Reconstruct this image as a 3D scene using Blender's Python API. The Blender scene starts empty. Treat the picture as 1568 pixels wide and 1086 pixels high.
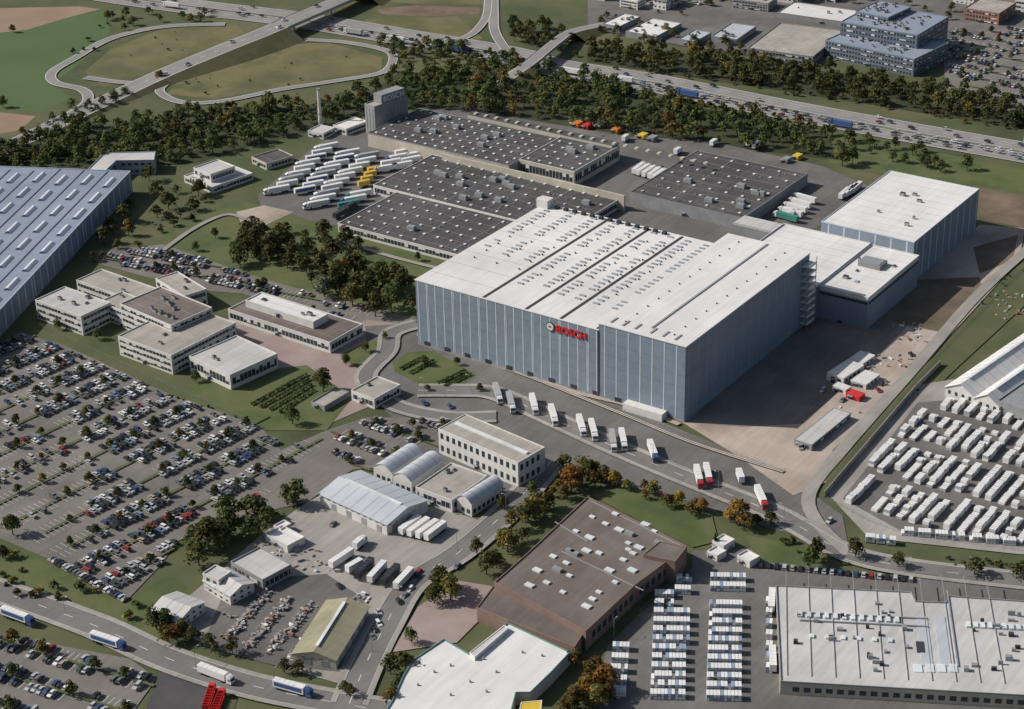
import bpy, math, random
import numpy as np
from mathutils import Vector, Matrix
random.seed(7)
sc=bpy.context.scene
col=sc.collection
# ------------------------------------------------------------ survey frame
cx,cy=784.,543.
a=(-4758.,1380.); b=(2290.,1545.)
F=math.sqrt(-(a[0]*b[0]+a[1]*b[1]))
Xc=Vector((-a[0],-a[1],F)).normalized(); Yc=Vector((b[0],b[1],-F)).normalized(); Zc=Xc.cross(Yc)
R=Matrix((Xc,Yc,Zc))
CAM=Vector((0,0,430.))
def P(x,y,z=0.):
    d=R@Vector((x-cx,cy-y,-F)); t=(z-CAM.z)/d.z
    return CAM+d*t
o=P(784,543); CAM=Vector((-o.x,-o.y,430.))
RT=R.transposed()
def pj(p):
    c=RT@(p-CAM); return (cx+F*c.x/-c.z, cy-F*c.y/-c.z)
def solve_h(xb,yb,yt):
    g=P(xb,yb); lo,hi=0.,120.
    for _ in range(40):
        m=(lo+hi)/2
        if pj(g+Vector((0,0,m)))[1]>yt: lo=m
        else: hi=m
    return lo
def hdrop(x,yt,dy): return solve_h(x,yt+dy,yt)
# ------------------------------------------------------------ materials
MATS={}
def mat(name,stops,rough=.85,scale=.15,detail=6.,metal=0.,spec=.3,rnd=0.,lo=.3,hi=.7,trans=0.,stain=0.):
    if name in MATS: return MATS[name]
    m=bpy.data.materials.new(name); m.use_nodes=True; nt=m.node_tree; n=nt.nodes; l=nt.links
    bs=n['Principled BSDF']; bs.inputs['Roughness'].default_value=rough; bs.inputs['Metallic'].default_value=metal
    bs.inputs['Specular IOR Level'].default_value=spec
    g=n.new('ShaderNodeNewGeometry'); no=n.new('ShaderNodeTexNoise'); no.inputs['Scale'].default_value=scale
    no.inputs['Detail'].default_value=detail; no.inputs['Roughness'].default_value=.62
    l.new(g.outputs['Position'],no.inputs['Vector'])
    r=n.new('ShaderNodeValToRGB'); e=r.color_ramp.elements
    k=len(stops)
    for i,c in enumerate(stops):
        p=lo+(hi-lo)*i/max(1,k-1)
        el=e[i] if i<2 else e.new(p)
        el.position=p; el.color=(c[0],c[1],c[2],1)
    l.new(no.outputs['Fac'],r.inputs['Fac'])
    out=r.outputs['Color']
    if stain>0:
        mp=n.new('ShaderNodeMapping'); mp.inputs['Scale'].default_value=(.9,.06,.5); l.new(g.outputs['Position'],mp.inputs['Vector'])
        n2=n.new('ShaderNodeTexNoise'); n2.inputs['Scale'].default_value=.6; n2.inputs['Detail'].default_value=5; l.new(mp.outputs['Vector'],n2.inputs['Vector'])
        n3=n.new('ShaderNodeTexNoise'); n3.inputs['Scale'].default_value=.012; n3.inputs['Detail'].default_value=7; l.new(g.outputs['Position'],n3.inputs['Vector'])
        ad=n.new('ShaderNodeMath'); ad.operation='ADD'; l.new(n2.outputs['Fac'],ad.inputs[0]); l.new(n3.outputs['Fac'],ad.inputs[1])
        mr0=n.new('ShaderNodeMapRange'); mr0.inputs['From Min'].default_value=.75; mr0.inputs['From Max'].default_value=1.25; mr0.inputs['To Min'].default_value=1-stain; mr0.inputs['To Max'].default_value=1+stain*.3
        l.new(ad.outputs[0],mr0.inputs['Value'])
        hv=n.new('ShaderNodeHueSaturation'); l.new(mr0.outputs['Result'],hv.inputs['Value']); l.new(out,hv.inputs['Color']); out=hv.outputs['Color']
    if rnd>0:
        oi=n.new('ShaderNodeObjectInfo'); hs=n.new('ShaderNodeHueSaturation')
        mr=n.new('ShaderNodeMapRange'); mr.inputs['To Min'].default_value=1-rnd; mr.inputs['To Max'].default_value=1+rnd
        l.new(oi.outputs['Random'],mr.inputs['Value']); l.new(mr.outputs['Result'],hs.inputs['Value'])
        mr2=n.new('ShaderNodeMapRange'); mr2.inputs['To Min'].default_value=.5-rnd*.12; mr2.inputs['To Max'].default_value=.5+rnd*.05
        l.new(oi.outputs['Random'],mr2.inputs['Value']); l.new(mr2.outputs['Result'],hs.inputs['Hue'])
        l.new(out,hs.inputs['Color']); out=hs.outputs['Color']
    l.new(out,bs.inputs['Base Color'])
    if trans>0:
        tr=n.new('ShaderNodeBsdfTranslucent'); l.new(out,tr.inputs['Color']); mx=n.new('ShaderNodeMixShader'); mx.inputs[0].default_value=trans
        l.new(bs.outputs[0],mx.inputs[1]); l.new(tr.outputs[0],mx.inputs[2]); l.new(mx.outputs[0],n['Material Output'].inputs['Surface'])
    MATS[name]=m; return m
def flat(name,c,v=.12,**k):
    return mat(name,[tuple(x*(1-v) for x in c),tuple(x*(1+v) for x in c)],**k)
M_grass=mat('grass',[(.052,.058,.030),(.072,.088,.038),(.098,.105,.05),(.14,.127,.075)],scale=.018,detail=12,rough=.95)
M_lawn=mat('lawn',[(.052,.070,.028),(.075,.10,.036),(.11,.122,.052),(.09,.108,.04)],scale=.03,detail=12,rough=.95)
M_field=mat('field_green',[(.065,.11,.04),(.085,.135,.052)],scale=.01,detail=8,rough=.95)
M_rough=mat('rough_grass',[(.080,.086,.036),(.11,.108,.048),(.16,.142,.072),(.085,.094,.04)],scale=.02,detail=12,rough=.95)
M_soil=mat('soil',[(.23,.155,.105),(.31,.22,.155)],scale=.02,detail=10)
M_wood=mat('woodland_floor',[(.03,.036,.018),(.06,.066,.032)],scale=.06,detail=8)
M_asph=mat('asphalt',[(.105,.10,.094),(.145,.138,.13),(.185,.176,.165)],scale=.03,detail=12,stain=.2)
M_road=mat('road_asphalt',[(.145,.138,.131),(.195,.186,.176)],scale=.04,detail=12,stain=.15)
M_hw=mat('highway_asphalt',[(.20,.195,.19),(.27,.262,.25)],scale=.03,detail=12)
M_lot=mat('parking_asphalt',[(.135,.126,.114),(.18,.166,.15),(.225,.205,.183)],scale=.03,detail=12,stain=.15)
M_dark=mat('dark_asphalt',[(.055,.055,.057),(.09,.087,.085)],scale=.05,detail=10)
M_conc=mat('concrete',[(.26,.243,.222),(.36,.34,.31)],scale=.05,detail=12,stain=.2)
M_dirt=mat('bare_earth',[(.22,.172,.14),(.34,.273,.23),(.44,.37,.32),(.38,.31,.26)],scale=.02,detail=13,stain=.15)
M_dirt2=mat('dirt_dark',[(.08,.072,.045),(.15,.113,.08),(.22,.162,.12)],scale=.04,detail=12)
M_siteshade=mat('site_asphalt_shadow',[(.14,.125,.115),(.20,.175,.16),(.27,.23,.205)],scale=.03,detail=13,stain=.2)  # asphalt tone darkened to carry the warehouse shadow in its colour
M_pave=mat('brick_paving',[(.25,.19,.17),(.34,.275,.25)],scale=.06,detail=10)
M_line=flat('road_paint',(.7,.7,.68))
M_kerb=flat('kerb_stone',(.38,.37,.35))
M_white=mat('white_roof',[(.60,.59,.575),(.67,.66,.645),(.73,.72,.70)],scale=.03,detail=12,rough=.7,stain=.12)
M_white2=mat('white_roof_grey',[(.45,.45,.44),(.57,.56,.545)],scale=.04,detail=12,rough=.7,stain=.18)
M_grav=mat('gravel_roof',[(.29,.268,.237),(.43,.40,.35)],scale=.08,detail=12,stain=.2)
M_dkroof=mat('dark_roof',[(.062,.058,.060),(.082,.078,.079),(.11,.104,.103)],scale=.03,detail=12,stain=.3)
M_brroof=mat('brown_roof',[(.125,.10,.088),(.165,.137,.121),(.21,.18,.16)],scale=.035,detail=12,stain=.22)
M_blroof=mat('blue_roof',[(.22,.26,.33),(.28,.32,.39)],scale=.03,detail=10,rough=.6,stain=.15)
M_lbroof=mat('light_blue_roof',[(.40,.44,.48),(.50,.53,.56)],scale=.05,detail=10,rough=.5,stain=.1)
M_olroof=mat('olive_roof',[(.25,.23,.15),(.34,.315,.21)],scale=.08,detail=10,stain=.18)
M_fac=mat('blue_panel',[(.18,.232,.29),(.222,.276,.338)],scale=.05,detail=8,rough=.6,stain=.12)
M_fac2=mat('blue_panel_light',[(.28,.33,.38),(.34,.39,.44)],scale=.05,detail=8,rough=.55)
M_dfac=mat('dark_blue_panel',[(.10,.13,.18),(.14,.175,.225)],scale=.05,detail=8,rough=.5)
M_strp=flat('pale_panel',(.52,.56,.60),rough=.5)
M_wall=mat('white_wall',[(.56,.55,.52),(.68,.67,.64)],scale=.1,detail=10,stain=.12)
M_beige=mat('beige_wall',[(.42,.39,.32),(.52,.49,.41)],scale=.1,detail=10,stain=.12)
M_gwall=mat('grey_wall',[(.22,.225,.235),(.30,.31,.32)],scale=.1,detail=10,stain=.12)
M_brwall=mat('brown_wall',[(.18,.122,.10),(.25,.175,.145)],scale=.1,detail=10,stain=.12)
M_brick=flat('red_tile',(.28,.14,.10))
M_glass=flat('window_glass',(.035,.045,.055),rough=.15,spec=.6)
M_sky=flat('skylight_plastic',(.62,.65,.66),rough=.4,v=.2,scale=.08)
M_skyw=flat('skylight_white',(.70,.72,.73),rough=.4,v=.06)
M_skyb=flat('skylight_blue',(.30,.36,.42),rough=.3)
M_metal=flat('grey_metal',(.30,.31,.32),rough=.5,metal=.2)
M_gap=flat('gutter_dark',(.045,.045,.048))
M_red=flat('red_paint',(.55,.035,.035),rough=.4)
M_org=flat('orange_paint',(.55,.20,.04),rough=.5)
M_teal=flat('teal_trim',(.12,.25,.24))
M_yel=flat('yellow_paint',(.60,.43,.05))
M_rub=flat('tyre_rubber',(.02,.02,.02))
M_bark=flat('bark',(.09,.07,.05))
tk=dict(spec=.15,trans=.25,lo=.35,hi=.65)
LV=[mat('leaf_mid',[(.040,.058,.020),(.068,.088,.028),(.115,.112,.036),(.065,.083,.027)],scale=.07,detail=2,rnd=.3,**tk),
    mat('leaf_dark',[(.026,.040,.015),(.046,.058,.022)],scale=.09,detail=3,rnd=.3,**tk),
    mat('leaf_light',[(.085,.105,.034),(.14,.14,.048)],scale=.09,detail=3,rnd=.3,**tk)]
LA=[mat('autumn_mid',[(.21,.14,.028),(.30,.20,.035)],scale=.1,rnd=.4,**tk),
    mat('autumn_dark',[(.12,.08,.022),(.17,.11,.028)],scale=.1,rnd=.3,**tk),
    mat('autumn_light',[(.30,.22,.04),(.38,.26,.05)],scale=.1,rnd=.3,**tk)]
LS=[mat('silver_mid',[(.13,.145,.10),(.18,.19,.14)],scale=.1,**tk),LV[0],
    mat('silver_light',[(.20,.22,.16),(.26,.27,.21)],scale=.1,**tk)]
def paint(name,c): return flat(name,c,v=.04,rough=.3,spec=.5)
# ------------------------------------------------------------ mesh builder
class MB:
    def __init__(s): s.v=[];s.f=[];s.m=[]
    def face(s,pts,m=0):
        n=len(s.v); s.v+= [tuple(p) for p in pts]; s.f.append(list(range(n,n+len(pts)))); s.m.append(m)
    def prism(s,pts,z0,z1,m=0,mt=None,bottom=False):
        pts=[(p[0],p[1]) for p in pts]
        A=sum(pts[i][0]*pts[(i+1)%len(pts)][1]-pts[(i+1)%len(pts)][0]*pts[i][1] for i in range(len(pts)))
        if A<0: pts=pts[::-1]
        n=len(pts)
        for i in range(n):
            p,q=pts[i],pts[(i+1)%n]
            s.face([(p[0],p[1],z0),(q[0],q[1],z0),(q[0],q[1],z1),(p[0],p[1],z1)],m)
        s.face([(p[0],p[1],z1) for p in pts],m if mt is None else mt)
        if bottom: s.face([(p[0],p[1],z0) for p in pts[::-1]],m)
    def box(s,x0,x1,y0,y1,z0,z1,m=0,mt=None): s.prism([(x0,y0),(x1,y0),(x1,y1),(x0,y1)],z0,z1,m,mt,True)
    def prof(s,pr,y0,y1,m=0):
        n=len(pr)
        s.face([(p[0],y0,p[1]) for p in pr],m); s.face([(p[0],y1,p[1]) for p in pr[::-1]],m)
        for i in range(n):
            p,q=pr[i],pr[(i+1)%n]; s.face([(p[0],y0,p[1]),(p[0],y1,p[1]),(q[0],y1,q[1]),(q[0],y0,q[1])],m)
    def frust(s,b,t,z0,z1,m,mt):
        B=[(b[0],b[2],z0),(b[1],b[2],z0),(b[1],b[3],z0),(b[0],b[3],z0)]
        T=[(t[0],t[2],z1),(t[1],t[2],z1),(t[1],t[3],z1),(t[0],t[3],z1)]
        for i in range(4): s.face([B[i],B[(i+1)%4],T[(i+1)%4],T[i]],m)
        s.face(T,mt)
    def wheel(s,x,y,r,w,m):
        c=[(x+r*math.cos(t*math.pi/4),r+r*math.sin(t*math.pi/4)) for t in range(8)]
        s.prof(c,y-w/2,y+w/2,m)
    def cyl(s,x,y,z0,z1,r0,r1,n,m=0):
        A=[(x+r0*math.cos(2*math.pi*i/n),y+r0*math.sin(2*math.pi*i/n),z0) for i in range(n)]
        B=[(x+r1*math.cos(2*math.pi*i/n),y+r1*math.sin(2*math.pi*i/n),z1) for i in range(n)]
        for i in range(n): s.face([A[i],A[(i+1)%n],B[(i+1)%n],B[i]],m)
        s.face(B,m)
    def mesh(s,name,mats):
        me=bpy.data.meshes.new(name); me.from_pydata(s.v,[],s.f)
        for m in mats: me.materials.append(m)
        me.polygons.foreach_set('material_index',s.m); me.update(); return me
    def obj(s,name,mats,parent=None):
        ob=bpy.data.objects.new(name,s.mesh(name,mats)); col.objects.link(ob)
        if parent: ob.parent=parent
        return ob
def empty(name):
    e=bpy.data.objects.new(name,None); col.objects.link(e); return e
# ------------------------------------------------------------ ground sheets
zl=[0.03]
def area(name,pts,m,dz=.012):
    z=zl[0]; zl[0]+=dz
    mb=MB(); w=[P(x,y) for x,y in pts]
    mb.face([(p.x,p.y,z) for p in w],0); ob=mb.obj(name,[m]); return w
def smooth(p,n=5):
    out=[]
    for i in range(len(p)-1):
        p0=p[max(0,i-1)];p1=p[i];p2=p[i+1];p3=p[min(len(p)-1,i+2)]
        for k in range(n):
            t=k/n
            out.append(.5*((2*p1)+(p2-p0)*t+(2*p0-5*p1+4*p2-p3)*t*t+(3*p1-p0-3*p2+p3)*t*t*t))
    out.append(p[-1]); return out
def normals(p):
    N=[]
    for i in range(len(p)):
        d=p[min(i+1,len(p)-1)]-p[max(i-1,0)]; d.z=0; d.normalize(); N.append(Vector((-d.y,d.x,0)))
    return N
def ribbon(mb,p,w,off,dz,m):
    N=normals(p)
    for i in range(len(p)-1):
        q=[p[i]+N[i]*(off-w/2),p[i+1]+N[i+1]*(off-w/2),p[i+1]+N[i+1]*(off+w/2),p[i]+N[i]*(off+w/2)]
        mb.face([(v.x,v.y,v.z+dz) for v in q],m)
def resample(p,step):
    out=[p[0]];acc=0
    for i in range(len(p)-1):
        L=(p[i+1]-p[i]).length; t=step-acc
        while t<L:
            out.append(p[i].lerp(p[i+1],t/L)); t+=step
        acc=(acc+L)%step if L>0 else acc
    return out
def road(name,pts,w,m=M_road,lines='c',kerb=False,skirt=False,bridge=None):
    z=zl[0]; zl[0]+=.02
    p=smooth([P(q[0],q[1],(q[2] if len(q)>2 else 0)) for q in pts])
    mb=MB(); ribbon(mb,p,w,0,z,0)
    if 'e' in lines:
        for s in (-1,1): ribbon(mb,p,.3,s*(w/2-.6),z+.006,1)
    if 'c' in lines:
        rs=resample(p,4.5)
        for i in range(0,len(rs)-1,3): ribbon(mb,[rs[i].copy(),rs[i+1].copy()],.22,0,z+.008,1)
    if kerb:
        N=normals(p)
        for s in (-1,1):
            for i in range(len(p)-1):
                A,B=p[i],p[i+1]; i0=s*(w/2); i1=s*(w/2+.35)
                a0=A+N[i]*i0;a1=A+N[i]*i1;b0=B+N[i+1]*i0;b1=B+N[i+1]*i1
                h=Vector((0,0,z+.12)); g=Vector((0,0,z))
                mb.face([a0+h,b0+h,b1+h,a1+h],2); mb.face([a0+g,b0+g,b0+h,a0+h],2); mb.face([a1,b1,b1+h,a1+h],2)
                c1=A+N[i]*s*(w/2+2.2); d1=B+N[i+1]*s*(w/2+2.2)
                mb.face([a1+h*.97,b1+h*.97,d1+h*.97,c1+h*.97],3)
    if skirt:
        N=normals(p)
        for s in (-1,1):
            for i in range(len(p)-1):
                if bridge and bridge(p[i]): continue
                A,B=p[i],p[i+1]
                a0=A+N[i]*s*w/2;b0=B+N[i+1]*s*w/2
                a1=A+N[i]*s*(w/2+1+A.z*1.8);b1=B+N[i+1]*s*(w/2+1+B.z*1.8);a1.z=b1.z=0
                mb.face([a0+Vector((0,0,z)),b0+Vector((0,0,z)),b1,a1],4)
        for i in range(len(p)-1):
            if bridge and bridge(p[i]):
                A,B=p[i],p[i+1]
                for s in (-1,1):
                    a0=A+N[i]*s*w/2;b0=B+N[i+1]*s*w/2
                    mb.face([a0+Vector((0,0,1.0)),b0+Vector((0,0,1.0)),b0-Vector((0,0,1.3)),a0-Vector((0,0,1.3))],2)
                mb.face([A+N[i]*w/2-Vector((0,0,1.3)),B+N[i+1]*w/2-Vector((0,0,1.3)),B-N[i+1]*w/2-Vector((0,0,1.3)),A-N[i]*w/2-Vector((0,0,1.3))],2)
                if i%4==0:
                    for s in (-.3,.3):
                        c=A+N[i]*s*w; mb.cyl(c.x,c.y,0,c.z-1.3,.6,.6,8,2)
    mb.obj(name,[m,M_line,M_kerb,M_conc,M_rough]); return p
mb=MB(); S=9000
mb.face([(-S,-S,0),(S,-S,0),(S,S,0),(-S,S,0)],0); mb.obj('ground',[M_grass])
area('field',[(-60,55),(60,35),(170,14),(168,48),(150,75),(95,118),(70,125),(110,150),(60,172),(-60,165)],M_field)
area('field_soil',[(-60,14),(120,10),(155,14),(100,28),(40,46),(-60,56)],M_soil)
area('field_soil',[(-60,166),(55,178),(30,200),(-60,215)],M_soil)
area('field_soil',[(575,14),(640,8),(735,12),(735,22),(640,26),(585,22)],M_dirt2)
area('rough_meadow',[(560,-60),(740,-60),(742,8),(640,6),(575,3)],M_rough)
area('rough_meadow',[(130,110),(170,75),(260,40),(360,35),(380,55),(240,110),(160,135)],M_rough)
area('rough_meadow',[(255,145),(275,122),(400,72),(500,65),(585,88),(585,110),(500,122),(330,152)],M_rough)
area('rough_meadow',[(560,30),(700,25),(740,60),(690,70),(560,45)],M_rough)
area('rough_meadow',[(1260,200),(1700,285),(1700,340),(1500,300),(1270,250)],M_lawn)
area('dirt_embankment',[(1490,285),(1700,325),(1700,370),(1545,345),(1500,335)],M_dirt2)
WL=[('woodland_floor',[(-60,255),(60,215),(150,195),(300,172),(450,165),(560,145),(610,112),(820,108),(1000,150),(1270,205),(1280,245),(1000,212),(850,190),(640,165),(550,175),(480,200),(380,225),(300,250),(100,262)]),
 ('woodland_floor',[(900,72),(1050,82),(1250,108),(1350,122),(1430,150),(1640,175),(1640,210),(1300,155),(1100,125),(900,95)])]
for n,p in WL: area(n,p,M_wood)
area('factory_yard',[(395,300),(480,225),(560,180),(700,165),(960,210),(1080,215),(1260,255),(1340,290),(1250,350),(700,440),(520,345),(450,345),(400,318)],M_asph)
area('lawn',[(250,355),(360,305),(520,350),(690,400),(660,440),(632,500),(560,490),(400,440),(250,385)],M_lawn)
area('dirt_patch',[(362,325),(405,315),(450,325),(400,348),(370,345)],M_dirt)
area('car_park_surface',[(140,385),(250,375),(410,430),(640,490),(600,540),(540,500),(370,450),(300,445),(150,405)],M_lot)
area('forecourt_paving',[(350,480),(520,520),(560,490),(640,500),(620,600),(480,660),(400,560),(360,520)],M_pave)
area('truck_lane_surface',[(560,500),(640,495),(760,560),(900,600),(1045,660),(1200,725),(1290,790),(1300,840),(1180,810),(1060,770),(860,720),(840,700),(700,660),(600,640),(560,600)],M_asph)
area('lawn',[(270,600),(380,570),(470,560),(540,610),(500,660),(400,660),(330,640)],M_lawn)
area('lawn',[(600,555),(625,540),(665,538),(730,575),(700,597),(640,588),(605,570)],M_lawn)
area('lawn',[(520,545),(570,520),(600,540),(560,575)],M_lawn)
LOT=area('car_park_surface',[(-60,560),(30,510),(100,530),(250,600),(400,655),(430,690),(500,660),(560,640),(690,640),(600,715),(540,720),(470,770),(380,790),(270,830),(250,862),(190,925),(70,855),(-60,800)],M_lot)
area('grass_verge',[(-60,805),(60,850),(190,925),(260,880),(300,910),(230,950),(280,1010),(200,985),(-60,895)],M_lawn)
area('car_park_surface',[(-60,960),(200,1010),(240,1040),(190,1110),(-60,1110)],M_lot)
area('dark_yard',[(245,1030),(330,1045),(335,1110),(225,1110),(225,1080)],M_dark)
area('works_yard',[(400,820),(470,770),(500,755),(680,780),(740,800),(740,830),(660,880),(600,950),(560,1060),(320,990),(240,955),(330,880)],M_conc)
area('gravel_yard',[(310,990),(350,890),(500,880),(560,920),(520,1030),(420,1020)],M_asph)
area('works_yard',[(680,640),(860,690),(850,730),(800,770),(700,790),(560,710)],M_asph)
area('forecourt',[(640,930),(700,890),(760,900),(735,950),(700,985),(600,1000)],M_pave)
area('building_site_ground',[(1045,648),(1240,485),(1320,500),(1500,345),(1570,350),(1560,400),(1450,520),(1265,740),(1215,760),(1130,700)],M_dirt)
area('site_asphalt_shadow',[(1050,648),(1240,480),(1320,500),(1400,430),(1420,470),(1330,560),(1230,650),(1140,655)],M_siteshade)  # dark asphalt patch painted over the warehouse's cast shadow area
area('site_scrub',[(1350,490),(1400,430),(1500,425),(1505,450),(1440,510)],M_dirt2)
area('site_scrub',[(1490,380),(1560,360),(1550,400),(1500,420)],M_dirt2)
area('site_scrub',[(1275,690),(1460,520),(1600,390),(1600,440),(1470,560),(1260,760)],M_grass)
area('storage_yard',[(1265,755),(1410,590),(1600,560),(1760,640),(1760,860),(1560,850),(1330,825)],M_conc)
area('storage_yard',[(1290,765),(1405,618),(1600,600),(1800,700),(1700,850),(1380,815)],M_asph)
area('lower_yard',[(1060,845),(1200,840),(1240,870),(1260,880),(1700,900),(1700,1120),(900,1120),(930,990),(980,940),(1060,870)],M_asph)
area('lawn',[(905,760),(960,745),(1090,790),(1100,830),(1060,840)],M_lawn)
area('lawn',[(1140,820),(1240,840),(1235,870),(1160,860)],M_lawn)
area('car_park_surface',[(1440,45),(1640,25),(1640,190),(1450,160)],M_lot)
area('town_ground',[(900,-60),(1700,-60),(1640,30),(1440,60),(1250,100),(1050,72),(900,45)],M_asph)
# ------------------------------------------------------------ roads
AB=[(-100,-62),(120,-15),(300,12),(450,30),(620,58),(780,85),(850,104),(1000,128),(1200,168),(1400,205),(1600,240),(1800,276)]
pA=road('highway',AB,35,M_hw,'e')
mb=MB(); ribbon(mb,pA,3.2,0,zl[0]+.02,0)
for s in (-1,1):
    ribbon(mb,pA,.3,s*2.4,zl[0]+.03,1)
rs=resample(pA,9)
for k in (-11.5,-7.4,7.4,11.5):
    for i in range(0,len(rs)-1,2): ribbon(mb,[rs[i].copy(),rs[i+1].copy()],.25,k,zl[0]+.03,1)
zl[0]+=.05
NN=normals(pA)
for i in range(len(pA)-1):
    A,B=pA[i],pA[i+1]
    for s in (-1,1):
        mb.face([A+NN[i]*s*.5+Vector((0,0,.35)),B+NN[i+1]*s*.5+Vector((0,0,.35)),B+NN[i+1]*s*.5+Vector((0,0,.9)),A+NN[i]*s*.5+Vector((0,0,.9))],2)
mb.obj('median_barrier',[M_rough,M_line,M_metal])
def br1(p):
    x,y=pj(p); return 425<x<530
pB=road('flyover_road',[(-60,258,0),(0,232,0),(130,170,1),(240,118,3),(330,80,6),(400,52,7.5),(470,22,8),(545,-10,7.5),(640,-50,3)],17,M_hw,'ce',skirt=True,bridge=br1)
def br2(p):
    x,y=pj(p); return 800<x<866
road('bridge_road',[(740,150,0),(790,112,6),(812,97,7.5),(852,64,7.5),(880,48,5),(960,30,0),(1000,10,0)],9,M_hw,'e',skirt=True,bridge=br2)
road('slip_road',[(470,62),(530,66),(590,78),(602,92),(585,112),(520,124),(430,138),(340,156),(280,158),(248,145),(250,132),(290,112),(360,86),(410,68)],7,M_hw,'e')
road('slip_road',[(345,38),(250,42),(170,60),(115,90),(80,112),(85,128),(125,138),(135,152),(120,168),(60,198)],8,M_hw,'e')
road('slip_road',[(755,-50),(756,20),(758,50),(775,78)],8,M_hw,'e')
road('slip_road',[(500,40),(600,60),(700,62),(740,35),(748,0),(750,-50)],7,M_hw,'e')
road('slip_road',[(130,120),(200,128),(245,118)],7,M_hw,'e')
road('access_road',[(-60,890),(0,908),(150,962),(250,1008),(370,1048),(480,1072),(640,1100)],11,M_road,'c',True)
road('access_road',[(535,1080),(560,1020),(590,960),(630,895),(700,850),(760,800),(800,760),(835,720),(850,700)],10,M_road,'c',True)
pL=road('yard_road',[(640,600),(700,600),(760,605),(850,645),(960,695),(1080,745),(1180,785),(1230,812),(1300,850),(1400,872),(1600,895)],9,M_road,'c',True)
road('yard_road',[(1300,850),(1250,800),(1240,755),(1290,690),(1400,565),(1500,450),(1600,360)],6,M_conc,'',False)
road('yard_road',[(640,498),(600,512),(592,540),(560,580),(600,620),(680,640),(760,640)],7,M_road,'',True)
road('inner_road',[(640,512),(760,560),(880,602),(960,622),(1040,652)],3,M_dirt,'')
road('footpath',[(250,385),(300,350),(350,330),(390,345)],3,M_conc,'')
road('footpath',[(700,420),(600,395),(520,370)],3,M_conc,'')
road('railway_track',[(640,515),(800,575),(950,635),(1060,680),(1200,725)],2.4,M_dirt2,'e')
# ------------------------------------------------------------ fences
def fence(pts,h=2.2,name='fence',m=M_metal):
    p=resample([P(x,y) for x,y in pts],3.0); mb=MB()
    for i in range(len(p)-1):
        A,B=p[i],p[i+1]; mb.cyl(A.x,A.y,0,h,.06,.05,5,0)
        for k in (.15,.4,.65,.95):
            mb.face([A+Vector((0,0,h*k)),B+Vector((0,0,h*k)),B+Vector((0,0,h*k+.07)),A+Vector((0,0,h*k+.07))],0)
    mb.obj(name,[m])
def wall(pts,h,t=.25,name='boundary_wall',m=M_conc):
    p=[P(x,y) for x,y in pts]; mb=MB()
    for i in range(len(p)-1):
        A,B=p[i],p[i+1]; d=(B-A).normalized(); n=Vector((-d.y,d.x,0))*t/2
        mb.prism([A-n,B-n,B+n,A+n],0,h,0)
        mb.prism([A-n*1.4,B-n*1.4,B+n*1.4,A+n*1.4],h+.002,h+.12,0)
    mb.obj(name,[m])
fence([(640,508),(800,568),(950,630),(1060,672),(1210,728)])
fence([(1262,742),(1440,540),(1580,395)])
wall([(1262,762),(1400,600),(1440,560)],3)
fence([(1265,765),(1330,800),(1390,822),(1600,850)])
fence([(60,500),(270,598),(400,655)])
fence([(980,940),(1060,868)])
# ------------------------------------------------------------ buildings
class Rect:
    def __init__(s,L,N,Rr,h,ortho=True):
        n=P(*N,h); l=P(*L,h); r=P(*Rr,h)
        u=l-n; v=r-n; u.z=v.z=0; s.lu=u.length; s.lv=v.length
        au=math.atan2(u.y,u.x); av=math.atan2(v.y,v.x)
        d=(au-av+math.pi)%(2*math.pi)-math.pi; e=(math.pi/2-d)/2 if d>0 else (-math.pi/2-d)/2
        if ortho: au+=e; av-=e
        s.n=Vector((n.x,n.y,0)); s.u=Vector((math.cos(au),math.sin(au),0)); s.v=Vector((math.cos(av),math.sin(av),0)); s.h=h
    def p(s,a,b,z=0):
        q=s.n+s.u*a+s.v*b; return Vector((q.x,q.y,z))
    def box(s,mb,a0,a1,b0,b1,z0,z1,m=0,mt=None):
        mb.prism([s.p(a0,b0),s.p(a1,b0),s.p(a1,b1),s.p(a0,b1)],z0,z1,m,mt,True)
    def sub(s,a0,a1,b0,b1,h=None):
        r=object.__new__(Rect); r.n=s.p(a0*s.lu,b0*s.lv); r.u=s.u; r.v=s.v; r.lu=(a1-a0)*s.lu; r.lv=(b1-b0)*s.lv; r.h=h or s.h; return r
def sides(r):
    return [(lambda t,d,z:r.p(t,-d,z),r.lu),(lambda t,d,z:r.p(t,r.lv+d,z),r.lu),(lambda t,d,z:r.p(-d,t,z),r.lv),(lambda t,d,z:r.p(r.lu+d,t,z),r.lv)]
def sbox(mb,f,t0,t1,d0,d1,z0,z1,m):
    mb.prism([f(t0,d0,0),f(t1,d0,0),f(t1,d1,0),f(t0,d1,0)],z0,z1,m,None,True)
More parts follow.
